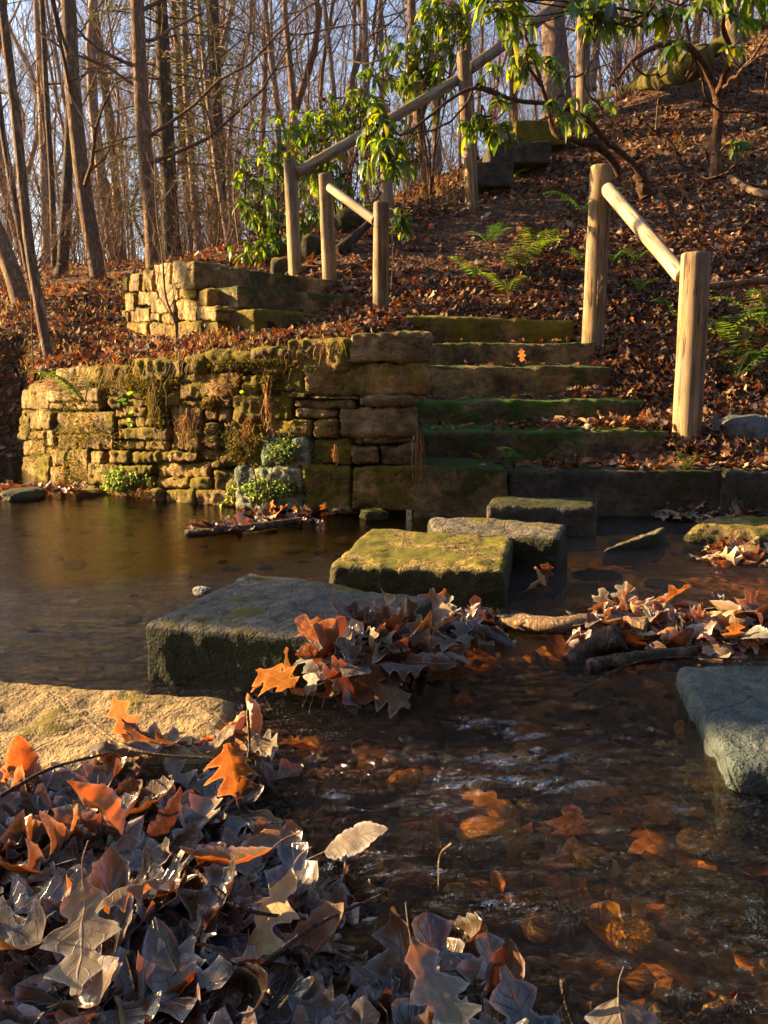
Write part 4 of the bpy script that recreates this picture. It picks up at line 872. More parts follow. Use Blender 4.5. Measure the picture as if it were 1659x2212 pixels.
clump([(1330, 1330, 90, 30), (1440, 1320, 110, 40), (1570, 1350, 100, 40)], 34, 0.01, 0.08, 0.07, 0.13, 'in the drift above the grey green slab', 3, 0.25, DARKS+DARKS0[:12])
clump([(340, 1610, 130, 22), (470, 1600, 80, 28), (60, 1700, 90, 12)], 20, 0.065, 0.09, 0.07, 0.11, 'over the broad sunlit stone', 12, 0.05)
clump([(1160, 1262, 25, 12)], 4, 0.0, 0.05, 0.07, 0.09, 'standing in the water right of the golden stone', 4, 1.2)
clump([(590, 1115, 40, 6), (690, 1100, 50, 6)], 10, 0.01, 0.06, 0.06, 0.1, 'on the small raft below the lichen stones', 6, 0.8)
raft([(800, 1400, 130, 50, 1)], 60, 0.12, 0.10, 'wetleaf', 0.6, 45, 0.03, DK)
raft([(760, 1470, 170, 35, 1), (1000, 1375, 80, 25, .5)], 110, 0.005, 0.10, 'wetleaf', 0.6, 47, 0.07, DK)
raft([(1400, 1360, 190, 45, 1), (1580, 1370, 110, 45, .6)], 130, 0.012, 0.09, 'wetleaf', 0.5, 46, 0.04, DK*1.2)
p = W(1127, 778, 4.9); put_leaf(p.x, p.y, p.z, 0.085, 0, 1.2, 0.1, 3.4, '', 'single pale oak leaf standing against the riser of a brown step')
p = W(1552, 925, 4.0); put_leaf(p.x, p.y, p.z, 0.11, 3, 1.0, 0.2, 0.4, '', 'bright orange leaf standing right of the nearest post base')
p = W(1356, 772, 4.95); put_leaf(p.x, p.y, p.z, 0.11, 4, 1.0, 0.2, 0.4, '', 'big orange leaf on the slope right of the second post base')

# sticks, logs, loose stalks
def stick(name, pts, r0, r1_, mat, label, cat='stick', group=None, seed=0, n=24, k=7, rough=0.15):
    P = smooth_path(pts, n); g = Geo(); tube(g, P, np.linspace(r0, r1_, n), k, cap=True, rough=rough, seed=seed)
    return place(g, name, M[mat], label, cat, group)
O = lambda u, v, z: tuple(onz(u, v, z))
stick('driftwood_log', [O(1085, 1345, 0.015), O(1200, 1352, 0.03), O(1300, 1350, 0.03), O(1400, 1362, 0.03)], 0.022, 0.03, 'palestem', 'pale driftwood log lying in the water left of the right hand leaf drift', 'log', seed=3, rough=0.3)
stick('driftwood_log', [O(1230, 1430, 0.0), O(1290, 1395, 0.03), O(1340, 1375, 0.06)], 0.02, 0.035, 'bark_dark', 'dark wet log end poking out of the right hand drift', 'log', seed=4, rough=0.3)
stick('driftwood_log', [O(1270, 1440, 0.02), O(1400, 1418, 0.04), O(1500, 1408, 0.04)], 0.018, 0.014, 'bark_dark', 'dark flat stick across the front of the right hand drift', 'log', seed=5, rough=0.3)
stick('driftwood_log', [O(400, 1155, 0.0), O(520, 1142, 0.02), O(650, 1125, 0.02)], 0.02, 0.016, 'bark_dark', 'black sodden stick floating on the pool with a few red leaves', 'log', seed=6, rough=0.3)
for i, (pts, r_, lb) in enumerate([
   ([O(535, 1535, .24), O(538, 1620, .16), O(515, 1690, .12)], 0.0022, 'pale upright stalk rising from the crest of the near heap'),
   ([O(180, 1550, .12), O(290, 1620, .12), O(470, 1640, .1)], 0.003, 'pale thin stick lying across the broad sunlit stone'),
   ([O(0, 1720, .14), O(110, 1660, .15), O(240, 1625, .14)], 0.003, 'brown stick sloping across the left of the near heap'),
   ([O(420, 1880, .12), O(520, 1960, .12), O(660, 1985, .08)], 0.003, 'dark arched stick right of the heap centre'),
   ([O(560, 2090, .1), O(680, 2000, .1), O(830, 1930, .07)], 0.003, 'long dark diagonal stick across the shaded heap'),
   ([O(280, 2060, .2), O(295, 2140, .12), O(292, 2212, .08)], 0.0035, 'brown upright twig at the bottom edge left of centre'),
   ([O(975, 1822, .05), O(950, 1850, .03), O(947, 1925, .0)], 0.0018, 'tiny hooked stalk standing in the amber shallows'),
   ([O(1215, 2120, .12), O(1225, 2170, .09), O(1240, 2212, .06)], 0.0035, 'short twig standing at the bottom edge right of centre'),
   ([O(640, 1310, .15), O(700, 1350, .14), O(760, 1375, .13)], 0.002, 'dark thin twig on top of the largest stepping stone'),
   ([O(1240, 1500, .02), O(1400, 1425, .07), O(1659, 1425, .08)], 0.003, 'long thin dark twig bowed over the back edge of the grey green slab')]):
    stick('twig', pts, r_, r_*0.5, 'palestem' if 'pale' in lb or 'stalk' in lb else 'bark_dark', lb, 'twig', seed=20+i, k=5)
stick('fallen_branch', [W(1525, 620, 4.6), W(1600, 612, 4.7), W(1720, 600, 4.9)], 0.022, 0.02, 'bark', 'dark fallen branch behind the top of the nearest post', 'branch', seed=7, k=10)
def GP(u, v, h=0.02): p = gpoint(u, v); return (p.x, p.y, p.z+h)
stick('fallen_branch', [GP(1575, 395, .05), GP(1620, 425, .06), GP(1665, 442, .08)], 0.03, 0.035, 'palestem', 'pale broken branch on the slope at the right edge', 'branch', seed=8)
stick('fallen_branch', [GP(1425, 420), GP(1440, 450), GP(1445, 480)], 0.02, 0.012, 'bark', 'short crooked stick on the slope above the white rail', 'branch', seed=9)
stick('fallen_branch', [GP(730, 555, .05), GP(770, 530, .09), GP(800, 508, .12)], 0.05, 0.03, 'bark_dark', 'dark rotten branch between the two posts of the short handrail', 'branch', seed=10)
stick('mossy_log', [GP(1290, 215, .05), W(1400, 178, 11.9), W(1520, 120, 12.0), W(1680, 55, 12.1), W(1800, 0, 12.2)], 0.09, 0.19, 'mosslog', 'thick yellow mossy fallen log along the top of the slope at right', 'log', seed=11, k=18, n=90, rough=0.7)
# ------------------------------------------------------------------ bare trees
def grow(geo, base, dirv, L, r, depth, rd, seg=5, k=4, up=0.12, wig=0.22, kids=(5, 4, 3), twk=3):
    """one limb and everything it carries, as tapering tubes"""
    P = [np.array(base, float)]; d = np.array(dirv, float); d /= np.linalg.norm(d); ds = []
    for i in range(seg):
        d = d+rd.normal(0, wig/seg**0.5, 3)+np.array([0, 0, up/seg*2]); d /= np.linalg.norm(d); ds.append(d); P.append(P[-1]+d*L/seg)
    P = np.array(P); rr_ = np.linspace(r, r*0.35, seg+1); tube(geo, P, rr_, max(twk, k))
    if depth <= 0: return
    n = kids[-depth] if depth <= len(kids) else 4
    for i in range(n):
        t = 0.22+0.76*(i+rd.uniform(0, .9))/n; j = min(int(t*seg), seg-1); b = P[j]+(P[j+1]-P[j])*(t*seg-j); dd = ds[j]
        s = np.cross(dd, rd.normal(0, 1, 3)); s /= np.linalg.norm(s)+1e-9
        a = rd.uniform(0.5, 1.0); nd = dd*math.cos(a)+s*math.sin(a)
        grow(geo, b, nd, L*rd.uniform(.38, .62)*(1-t*0.35), max(r*(1-t*.6)*0.55, 0.0035), depth-1, rd, max(3, seg-1), 3, up, wig*1.2, kids)
def trunk_geo(path, r0, r1, seed, k=12, n=36, flare=0.5, rough=0.10):
    P = smooth_path(path, n); L = np.linalg.norm(P[-1]-P[0]); t = np.linspace(0, 1, n); h = t*L
    r = (r0+(r1-r0)*t)*(1+flare*np.exp(-h/(r0*3.0)))
    g = Geo(); tube(g, P, r, k, rough=rough, seed=seed); return g, P, r
def bare_tree(path, r0, r1, label, seed, mat='bark', group=None, limbs=14, lo=0.25, reach=0.24, depth=2, k=12, flare=0.5, cat='tree', name='bare_tree', n=36, kids=(5, 4, 3), up=0.25, lrad=0.32, H_=None):
    rd = np.random.default_rng(seed); b = path[0]
    root = empty(name, tuple(b), label, cat, group)
    g, P, r = trunk_geo(path, r0, r1, seed, k, n, flare); part(g, 'trunk', M[mat], root)
    L = np.linalg.norm(P[-1]-P[0]); g = Geo()
    for i in range(limbs):
        t = lo+(1-lo)*(i+rd.uniform(0, .9))/limbs; q = t*(len(P)-1); j = int(min(q, len(P)-2)); b_ = P[j]+(P[j+1]-P[j])*(q-j)
        a = rd.uniform(0, 6.28); el = rd.uniform(0.1, 0.9)
        grow(g, b_, (math.cos(a)*math.cos(el), math.sin(a)*math.cos(el), math.sin(el)), L*reach*rd.uniform(.5, 1.15)*(1.15-t*0.5), max(r[j]*lrad, 0.006), depth, rd, 6, 4, up, 0.3, kids)
    if limbs: part(g, 'crown', M['twig'], root)
    return root
def V3(*pts): return [W(*p) for p in pts]
def ext(path, h):                                  # carry a trunk on above the frame
    a, b = path[-2], path[-1]; d = (b-a).normalized(); return path+[b+d*h*0.5+Vector((0, 0, h*.1)), b+d*h+Vector((0.1, 0, h*.3))]
def tree_px(pts, d, wpx, label, seed, h=5, mat='bark', wt=None, **kw):
    base = gpoint(*pts[0]) if d is None else W(*pts[0], d)
    d = base.y; path = [W(u, v, d+0.15*i) for i, (u, v) in enumerate(pts)]; path[0].z -= 0.1
    path = ext(path, h); wpx *= 0.88; r0 = wpx/2*px(d)
    return bare_tree(path, r0, (wt or wpx*0.72)/2*px(d)*0.75, label, seed, mat, **kw)
tree_px([(115, 796), (92, 700), (62, 520), (35, 260), (3, 0)], 5.1, 27, 'slim curving reddish tree rooted at the left end of the long stone wall', 401, 1.5, limbs=4, lo=0.45, flare=.2, wt=22)
tree_px([(228, 665), (205, 560), (180, 400), (158, 200), (148, 0)], 8.6, 40, 'sturdy brown trunk with a crooked flared foot on the left bank', 402, 4, k=16, limbs=7, lo=0.3, flare=.35, wt=34)
tree_px([(334, 590), (325, 460), (312, 320), (302, 150), (296, 0)], 9.6, 36, 'tall straight brown trunk rising behind the short golden wall', 403, 5, k=16, limbs=10, lo=0.28, flare=.2, wt=34)
tree_px([(62, 700), (30, 600), (-15, 480), (-60, 350)], 7.4, 46, 'thick trunk leaning hard out of the left edge', 404, 3, k=14, limbs=3, lo=.5, flare=.15)
tree_px([(72, 620), (48, 520), (22, 380), (0, 240), (-12, 100)], 8.8, 18, 'thin dark trunk beside the leaning one at the left edge', 405, 4, 'bark_dark', limbs=5, lo=.4)
tree_px([(132, 592), (140, 480), (148, 340), (152, 200), (150, 60)], 11.0, 26, 'dark trunk standing just behind the crooked footed one', 406, 5, 'bark_dark', limbs=6, lo=.4)
tree_px([(118, 592), (112, 400), (100, 200), (90, 0)], 13.0, 15, 'straight blackish young trunk left of the crooked footed tree', 407, 5, 'bark_dark', limbs=14, lo=.3)
tree_px([(104, 560), (98, 420), (92, 250)], 18, 26, 'pale greyish trunk far behind the left bank', 408, 6, 'bark_far', limbs=6)
tree_px([(935, 432), (912, 330), (897, 180), (888, 0)], 11.0, 27, 'straight trunk rising through the rhododendron left of the tall post', 409, 5, limbs=6, lo=.5, flare=.7)
tree_px([(1022, 330), (1014, 200), (1006, 0)], 13.0, 22, 'straight trunk directly behind the tall post', 410, 5, limbs=6, lo=.5)
tree_px([(1205, 275), (1203, 180), (1196, 60), (1192, -60)], 10.9, 66, 'big thick ridged trunk at the head of the upper path', 411, 5, 'bark_big', k=28, limbs=3, lo=.8, flare=.3, n=60)
tree_px([(495, 520), (470, 380), (448, 200), (428, 0)], 13.0, 15, 'slender trunk leaning left above the terrace slabs', 412, 5, 'bark_far', limbs=12, lo=.3)
tree_px([(430, 540), (416, 380), (402, 180), (396, 0)], 14.5, 20, 'grey trunk among the evergreen boughs above the short wall', 413, 5, 'bark_far', limbs=12)
tree_px([(640, 340), (632, 200), (618, 60), (612, -40)], 13.5, 17, 'medium trunk above the leftmost post', 414, 5, limbs=10, lo=.3)
tree_px([(606, 420), (600, 260), (585, 120), (572, 0)], 17, 14, 'grey trunk left of the one above the leftmost post', 415, 5, 'bark_far', limbs=12)
tree_px([(1276, 180), (1290, 80), (1292, -20)], 15, 20, 'grey trunk just right of the sunlit upper post', 416, 5, 'bark_far', limbs=6)
tree_px([(1335, 170), (1338, 80), (1344, -20)], 16, 18, 'grey trunk above the crest of the slope at right', 417, 5, 'bark_far', limbs=6)
tree_px([(1380, 200), (1384, 80), (1392, -20)], 18, 16, 'far grey trunk between the upper posts', 418, 5, 'bark_far', limbs=6)
tree_px([(792, 330), (790, 150), (786, 0)], 15, 19, 'grey trunk above the lone half hidden post', 419, 5, 'bark_far', limbs=10)
tree_px([(735, 330), (716, 150), (700, 0)], 16, 13, 'slim trunk leaning left over the short handrail', 420, 5, 'bark_far', limbs=12)
tree_px([(826, 300), (824, 100), (822, 0)], 17, 13, 'slim straight trunk behind the top of the long rail', 421, 5, 'bark_far', limbs=10)
# woods beyond: prototypes copied through the trees
def copy_tree(o, loc, rz, s, label, group):
    r = o.copy(); COL.objects.link(r); r.location = loc; r.rotation_euler = (random.gauss(0, .035), random.gauss(0, .035), rz); r.scale = (s, s, s*random.uniform(.9, 1.15)); r['label'] = label; r['group'] = group
    for ch in o.children:
        c = ch.copy(); COL.objects.link(c); c.parent = r
    return r
protos = []
GW = 'bare trees of the woods beyond'
for k in range(7):
    rd = np.random.default_rng(500+k); hgt = 13+2*rd.uniform(0, 1); pts = [Vector((0, 0, -0.3))]
    for i in range(1, 7): pts.append(Vector((rd.normal(0, .22)*i**.5, rd.normal(0, .22)*i**.5, hgt*i/6)))
    slim = k % 2
    protos.append(bare_tree(pts, 0.05 if slim else 0.085, 0.018, 'x', 520+k, 'bark_far' if k % 3 else 'bark', GW, limbs=32, lo=0.12 if slim else 0.2, reach=0.27, depth=3, kids=(4, 4, 3), k=9, flare=.3, n=22, up=0.5, lrad=.22))
spots = []; rs = random.Random(99); tries = 0
while len(spots) < 250 and tries < 20000:
    tries += 1; y = rs.uniform(16, 50) if len(spots) < 165 else rs.uniform(38, 85); u = rs.uniform(-110, 1770); x = (u-829.5)/F*y
    if u > 1250 and y < 17: continue
    if any((x-a)**2+(y-b)**2 < (0.9+y*0.012)**2 for a, b, *_ in spots): continue
    spots.append((x, y, u))
def zone(u, y):
    n_ = 'near' if y < 19 else 'middle distance' if y < 30 else 'far'
    w = ['at the left edge', 'behind the leaning left bank trees', 'above the short golden wall', 'between the golden wall and the leftmost post', 'behind the short handrail', 'behind the tall post', 'behind the big ridged trunk', 'beyond the crest at right'][int(np.clip((u+60)//215, 0, 7))]
    return n_, w
for i, (x, y, u) in enumerate(spots):
    k = rs.randrange(7); zz = th1(x, y); a, w = zone(u, y); s = rs.uniform(.75, 1.25)
    lb = f'{a} {"slim" if k % 2 else "stout"} bare tree {w}'
    if i < 7: o = protos[i]; o.location = (x, y, zz); o['label'] = f'{a} {"slim" if i % 2 else "stout"} bare tree {w}'; o.rotation_euler = (0, 0, rs.uniform(0, 6.28))
    else: copy_tree(protos[k], (x, y, zz), rs.uniform(0, 6.28), s, lb, GW)
# leafless brush and saplings
GB = 'leafless shrubs under the trees'; bp = []
for k in range(4):
    rd = np.random.default_rng(600+k); g = Geo()
    for i in range(9):
        a = rd.uniform(0, 6.28); grow(g, (rd.normal(0, .08), rd.normal(0, .08), -0.02), (math.cos(a)*.5, math.sin(a)*.5, 1), rd.uniform(.7, 1.7), 0.008, 2, rd, 6, 4, .15, .35, (5, 4))
    bp.append(tag(g.obj('bare_shrub', M['twig']), 'x', 'shrub', GB))
i = 0; tries = 0; brs = []
while i < 120 and tries < 8000:
    tries += 1; y = rs.uniform(7.5, 30); u = rs.uniform(-60, 1650); x = (u-829.5)/F*y
    if 480 < u and y < 9.5: continue
    if u > 1050 and y < 13: continue
    if y < 8 and 200 < u: continue
    o = bp[i] if i < 4 else bp[i % 4].copy()
    if i >= 4: COL.objects.link(o)
    s = rs.uniform(.6, 1.3)*(.6 if y < 9 else 1 if y < 14 else 1.7); o.location = (x, y, th1(x, y)); o.scale = (s, s, s); o.rotation_euler = (0, 0, rs.uniform(0, 6.28)); a, w = zone(u, y); o['label'] = f'{a} leafless twiggy shrub {w}'; i += 1
def sapling(pts, d, r, label, seed, twigs=8, mat='palestem', L=0.35):
    rd = np.random.default_rng(seed); b = W(*pts[0], d); root = empty('sapling', b, label, 'sapling', None)
    P = smooth_path([W(u, v, d) for u, v in pts], 26); g = Geo(); tube(g, P, np.linspace(r, r*0.3, 26), 7); part(g, 'trunk', M[mat], root); g = Geo()
    for i in range(twigs):
        j = int(6+18*(i+.5)/twigs); a = rd.uniform(0, 6.28); grow(g, P[j], (math.cos(a)*.8, math.sin(a)*.8, 1.0), L*rd.uniform(.4, 1.2), r*0.35, 1, rd, 5, 3, .1, .25, (3,))
    part(g, 'crown', M[mat], root)
sapling([(381, 748), (379, 700), (358, 640), (350, 545), (338, 460), (333, 320)], 5.0, 0.010, 'thin bare sapling standing in front of the short golden wall', 1, 10)
sapling([(72, 800), (66, 600), (58, 400), (40, 200)], 5.6, 0.006, 'very thin straight sapling beside the reddish curving tree', 2, 4)
sapling([(1290, 660), (1292, 600)], 5.0, 0.004, 'tiny leafless seedling behind the second post', 3, 2, L=.1)
sapling([(520, 560), (505, 400), (525, 200), (540, 40)], 9.0, 0.012, 'thin pale pole sapling left of the rhododendron', 4, 9, L=.8)
sapling([(845, 625), (848, 560), (846, 470)], 6.4, 0.005, 'pale bare stalk leaning beside the lower post of the short handrail', 5, 0 or 1, L=.05)
sapling([(1415, 300), (1425, 180), (1440, 60), (1430, -40)], 9.5, 0.012, 'thin pale pole sapling on the crest left of the mossy log', 6, 8, L=.6)

# ------------------------------------------------------------------ evergreen (hemlock) with fine hanging sprays
def hemlock(base, h, r, label, seed, n=90, reach=2.2, lo=.12, cat='tree', dens=1.0, zmax=1.0):
    rd = np.random.default_rng(seed); root = empty('hemlock_tree', base, label, cat, None)
    P = [Vector(base)+Vector((0, 0, -0.2+h*t)) for t in (0, .33, .66, 1)]; g, Pp, rr_ = trunk_geo(P, r, r*.2, seed, 12, 20, .2); part(g, 'trunk', M['bark_dark'], root)
    g = Geo(); gn = Geo(); Q = []; D = []
    for i in range(n):
        t = lo+(zmax-lo)*(i/n); a = i*2.4+rd.normal(0, .3); L = reach*(1.05-t)*rd.uniform(.6, 1.1)+.2; b = Vector(base)+Vector((0, 0, h*t))
        d = np.array([math.cos(a), math.sin(a), rd.uniform(-.15, .25)]); pts = [np.array(b)+d*L*q+np.array([0, 0, -0.28*L*q*q]) for q in np.linspace(0, 1, 6)]
        tube(g, np.array(pts), np.linspace(.018, .004, 6), 4)
        m_ = int(34*L/1.5*dens)
        for _ in range(m_):
            q = rd.uniform(.12, 1); p = np.array(b)+d*L*q+np.array([0, 0, -0.28*L*q*q]); s = np.cross(d, [0, 0, 1]); off = rd.normal(0, .22*L*(1-.5*q)); Q.append(p+s*off+np.array([0, 0, rd.normal(-.05, .06)])); D.append(d+s*np.sign(off)*1.0+np.array([0, 0, -.5*rd.uniform(0, 1)]))
    Q = np.array(Q); D = np.array(D); D /= np.linalg.norm(D, axis=1)[:, None]; n_ = len(Q)
    # each spray: a drooping feather of five slim blades
    for b_ in range(5):
        s = np.cross(D, rd.normal(0, 1, (n_, 3))); s /= np.linalg.norm(s, axis=1)[:, None]; dd = D+s*rd.uniform(.1, .9, (n_, 1)); dd /= np.linalg.norm(dd, axis=1)[:, None]; w = np.cross(dd, s)*0.006; L = rd.uniform(.05, .13, (n_, 1))
        V = np.stack([Q-w, Q+w, Q+dd*L+w*.3, Q+dd*L-w*.3], 1).reshape(-1, 3); c = np.array([(0.035, 0.055, 0.02), (0.07, 0.075, 0.022), (0.10, 0.085, 0.025)])[rd.integers(0, 3, n_)]
        gn.add(V, np.arange(n_*4).reshape(-1, 4), np.repeat(c, 4, 0))
    part(g, 'limbs', M['twig'], root); part(gn, 'foliage', M['needle'], root); return root
hemlock(W(372, 560, 12.0), 10.5, .13, 'dark feathery evergreen behind the tall straight brown trunk', 71, 110, 1.35, .06, dens=1.5)
hemlock(W(478, 560, 15.0), 12, .14, 'feathery evergreen further back above the terrace slabs', 72, 90, 1.3, .05, dens=1.0)

# ------------------------------------------------------------------ rhododendrons
RH = np.array([(0.045, 0.11, 0.018), (0.07, 0.15, 0.02), (0.025, 0.075, 0.03), (0.10, 0.17, 0.02), (0.15, 0.19, 0.022)])
def whorl(geo, P, D, rd, L=0.13, n=8, droop=1.0, col=None):
    """a ring of long drooping leaves round a shoot tip"""
    T, c_ = np.array(D)/np.linalg.norm(D), P
    ref = np.array([0, 0, 1.0]) if abs(T[2]) < .9 else np.array([1.0, 0, 0]); A_ = np.cross(T, ref); A_ /= np.linalg.norm(A_); B_ = np.cross(T, A_)
    t = np.linspace(0, 1, 7); w = 0.165*np.sin(np.pi*np.clip(t, 0.02, .985)**0.8)**0.75; w[0] = .02
    for i in range(n):
        a = i*2*math.pi/n+rd.uniform(-.3, .3); o = A_*math.cos(a)+B_*math.sin(a); o = o+T*rd.uniform(-.1, .25); o /= np.linalg.norm(o); l = L*rd.uniform(.7, 1.15)
        dr = droop*rd.uniform(.6, 1.4); dr = max(dr, .4)*1.35; ctr = np.array([P+o*l*math.sin(dr*q)/dr+np.array([0, 0, -l*(1-math.cos(dr*q))/dr]) for q in t])
        side = np.cross(o, [0, 0, 1.0]); side /= np.linalg.norm(side)+1e-9; side = side*math.cos(.3*rd.normal())+np.array([0, 0, math.sin(.3*rd.normal())]); up_ = np.cross(side, o)
        V = np.concatenate([ctr[:, None]-side*(w*l)[:, None, None]+up_*(w*l*.35)[:, None, None], ctr[:, None], ctr[:, None]+side*(w*l)[:, None, None]+up_*(w*l*.35)[:, None, None]], 1).reshape(-1, 3)
        lc = np.stack([np.tile([-1, 0, 1], 7), np.repeat(t, 3), np.zeros(21)], 1); c = RH[rd.integers(0, 5)]*rd.uniform(.7, 1.3) if col is None else np.array(col)*rd.uniform(.7, 1.3)
        geo.add(V, grid_faces(7, 3), c, lc)
def rhodo(base, blobs, label, seed, anchors=None, nst=14, L=.12, group='rhododendrons along the rail', stemr=.014, droop=1.1, nl=8, extra=None):
    """blobs: (u, v, d, ru, rv, rdp, count) - where the shoots end"""
    rd = np.random.default_rng(seed); root = empty('rhododendron', base, label, 'shrub', group); gs, gf = Geo(), Geo(); b = np.array(base)
    for (u, v, d, ru, rv, rp, cnt) in blobs:
        c = np.array(W(u, v, d)); k = px(d)
        if anchors is not None: b = min(anchors, key=lambda z: ((z-c)**2).sum())
        hub = b*.45+c*.55+rd.normal(0, .05, 3)
        tube(gs, smooth_path([b, (b+hub)/2+rd.normal(0, .06, 3), hub, c], 14), np.linspace(stemr, stemr*.5, 14), 6)
        hubs = [c+rd.normal(0, 1, 3)*[ru*k*.45, rp*.45, rv*k*.45] for _ in range(max(2, cnt//9))]
        for h_ in hubs: tube(gs, smooth_path([hub, (hub+h_)/2+rd.normal(0, .08, 3), h_], 9), np.linspace(stemr*.6, stemr*.3, 9), 5)
        for _ in range(cnt):
            while True:
                q = rd.uniform(-1, 1, 3)
                if (q**2).sum() < 1: break
            p = c+q*[ru*k, rp, rv*k]; h_ = min(hubs, key=lambda z: ((z-p)**2).sum()); mid = (p+h_)/2+rd.normal(0, .05, 3); mid[2] -= .03
            tube(gs, smooth_path([h_, mid, p], 7), np.linspace(.005, .003, 7), 4)
            whorl(gf, p, p-mid+np.array([0, 0, .05]), rd, L*rd.uniform(.8, 1.2), nl, droop*rd.uniform(.7, 1.2))
    if extra: extra(gs, gf, rd)
    part(gs, 'stems', M['stem'], root); part(gf, 'foliage', M['rhodo'], root); return root
rhodo(W(575, 600, 8.3), [(545, 545, 8.1, 60, 40, .35, 22), (570, 400, 8.4, 70, 70, .4, 24), (600, 310, 8.6, 70, 50, .4, 24), (650, 420, 8.4, 70, 100, .4, 26), (690, 280, 8.6, 70, 60, .4, 26), (560, 480, 8.2, 45, 60, .4, 20), (625, 510, 8.2, 50, 50, .35, 18)],
      'wide yellow green rhododendron behind the leftmost post', 81)
rhodo(W(770, 520, 8.8), [(745, 240, 8.9, 60, 50, .4, 24), (790, 200, 9.0, 50, 60, .4, 18), (730, 400, 8.8, 55, 70, .4, 24), (860, 330, 8.9, 50, 60, .4, 26), (790, 470, 8.6, 40, 40, .3, 14), (690, 350, 8.8, 40, 60, .3, 22), (870, 470, 6.9, 26, 30, .15, 9)],
      'yellow green rhododendron behind the short handrail and lone post', 82)
rhodo(W(930, 440, 9.2), [(930, 90, 9.2, 50, 70, .4, 40), (860, 140, 9.3, 50, 50, .4, 30), (920, 200, 9.2, 55, 40, .4, 22), (985, 60, 9.2, 30, 50, .3, 12), (960, 20, 9.0, 50, 30, .3, 14)],
      'tall thin rhododendron reaching up left of the tall post', 83)
def anch(paths): return [q for pts, *_ in paths for q in smooth_path([W(*p_) for p_ in pts], 12)[3:]]
def branches(paths):
    def f(gs, gf, rd):
        for pts, r0, r1_ in paths: P = smooth_path([W(*p) for p in pts], 26); P += np.repeat(rd.normal(0, .012, (9, 3)), 3, 0)[:26]; P = smooth_path(P[::2], 40); tube(gs, P, np.linspace(r0, r1_, 40), 8, rough=.12)
    return f

STL = [([(1395, 400, 6.6), (1330, 320, 6.5), (1270, 265, 6.4), (1200, 225, 6.3), (1110, 212, 6.2), (1030, 190, 6.1), (960, 230, 5.9), (880, 290, 5.7), (820, 250, 5.6)], .026, .006),
        ([(1340, 380, 6.7), (1310, 330, 6.6), (1270, 312, 6.5), (1215, 305, 6.4), (1190, 250, 6.4), (1165, 180, 6.3), (1140, 90, 6.2), (1130, 0, 6.1)], .032, .010), ([(1030, 190, 6.1), (985, 250, 6.0), (900, 300, 5.8), (850, 360, 5.6)], .010, .004), ([(1165, 180, 6.3), (1120, 110, 6.0), (1080, 40, 5.9), (1060, -40, 5.9)], .014, .008),
        ([(1395, 420, 6.6), (1380, 370, 6.6), (1376, 330, 6.65)], .06, .035), ([(1110, 212, 6.2), (1070, 260, 6.1), (1040, 262, 6.0)], .007, .004), ([(1200, 225, 6.3), (1235, 170, 6.3), (1290, 150, 6.3), (1340, 130, 6.3)], .01, .004)]
rhodo(W(1385, 395, 6.6), [(812, 262, 5.6, 42, 30, .15, 9), (838, 335, 5.5, 48, 34, .15, 12), (1040, 268, 6.0, 34, 20, .12, 6), (1090, 285, 6.0, 26, 18, .12, 4), (1060, 190, 6.2, 30, 40, .15, 5), (1130, 130, 5.8, 26, 30, .12, 5), (1195, 150, 6.0, 15, 25, .1, 2), (1225, 235, 6.2, 35, 30, .15, 6), (1290, 235, 6.4, 35, 30, .15, 5), (1110, 45, 5.6, 35, 30, .2, 4)],
      'dark rhododendron whose bare stems arch left from the stump on the slope', 84, L=.13, group='rhododendrons overhanging the slope', stemr=.010, droop=1.45, nl=8,
      extra=branches(STL), anchors=anch(STL))
STR = [([(1542, 385, 6.9), (1545, 330, 6.9), (1552, 250, 6.9), (1545, 190, 6.9), (1510, 120, 6.7), (1440, 95, 6.5), (1370, 130, 6.4), (1320, 190, 6.3)], .055, .012), ([(1545, 200, 6.9), (1580, 120, 6.6), (1560, 40, 6.2), (1520, -30, 5.8)], .03, .012),
        ([(1480, 40, 5.2), (1495, 110, 5.2), (1520, 160, 5.2), (1545, 235, 5.3), (1600, 240, 5.3), (1650, 210, 5.3), (1659, 120, 5.3)], .011, .005), ([(1545, 235, 5.3), (1580, 300, 5.4), (1596, 345, 5.5)], .006, .003), ([(1555, 225, 5.6), (1590, 260, 5.6), (1625, 320, 5.6), (1659, 355, 5.6)], .006, .003),
        ([(1405, 262, 5.8), (1440, 300, 5.8), (1470, 350, 5.8), (1520, 385, 5.8), (1570, 375, 5.7), (1596, 350, 5.6)], .009, .004), ([(1370, 130, 5.4), (1390, 160, 5.4), (1430, 165, 5.4), (1440, 140, 5.4), (1410, 90, 5.4)], .007, .004), ([(1320, 20, 5.3), (1400, 60, 5.3), (1440, 30, 5.2), (1500, 10, 5.2)], .009, .006),
        ([(1300, 250, 5.8), (1270, 180, 5.7), (1290, 100, 5.6), (1360, 60, 5.4), (1400, 0, 5.2)], .007, .004), ([(1480, 40, 5.2), (1450, 20, 5.1), (1400, 30, 5.0)], .01, .008), ([(1659, 80, 5.6), (1600, 150, 5.8), (1560, 190, 6.2)], .008, .012)]
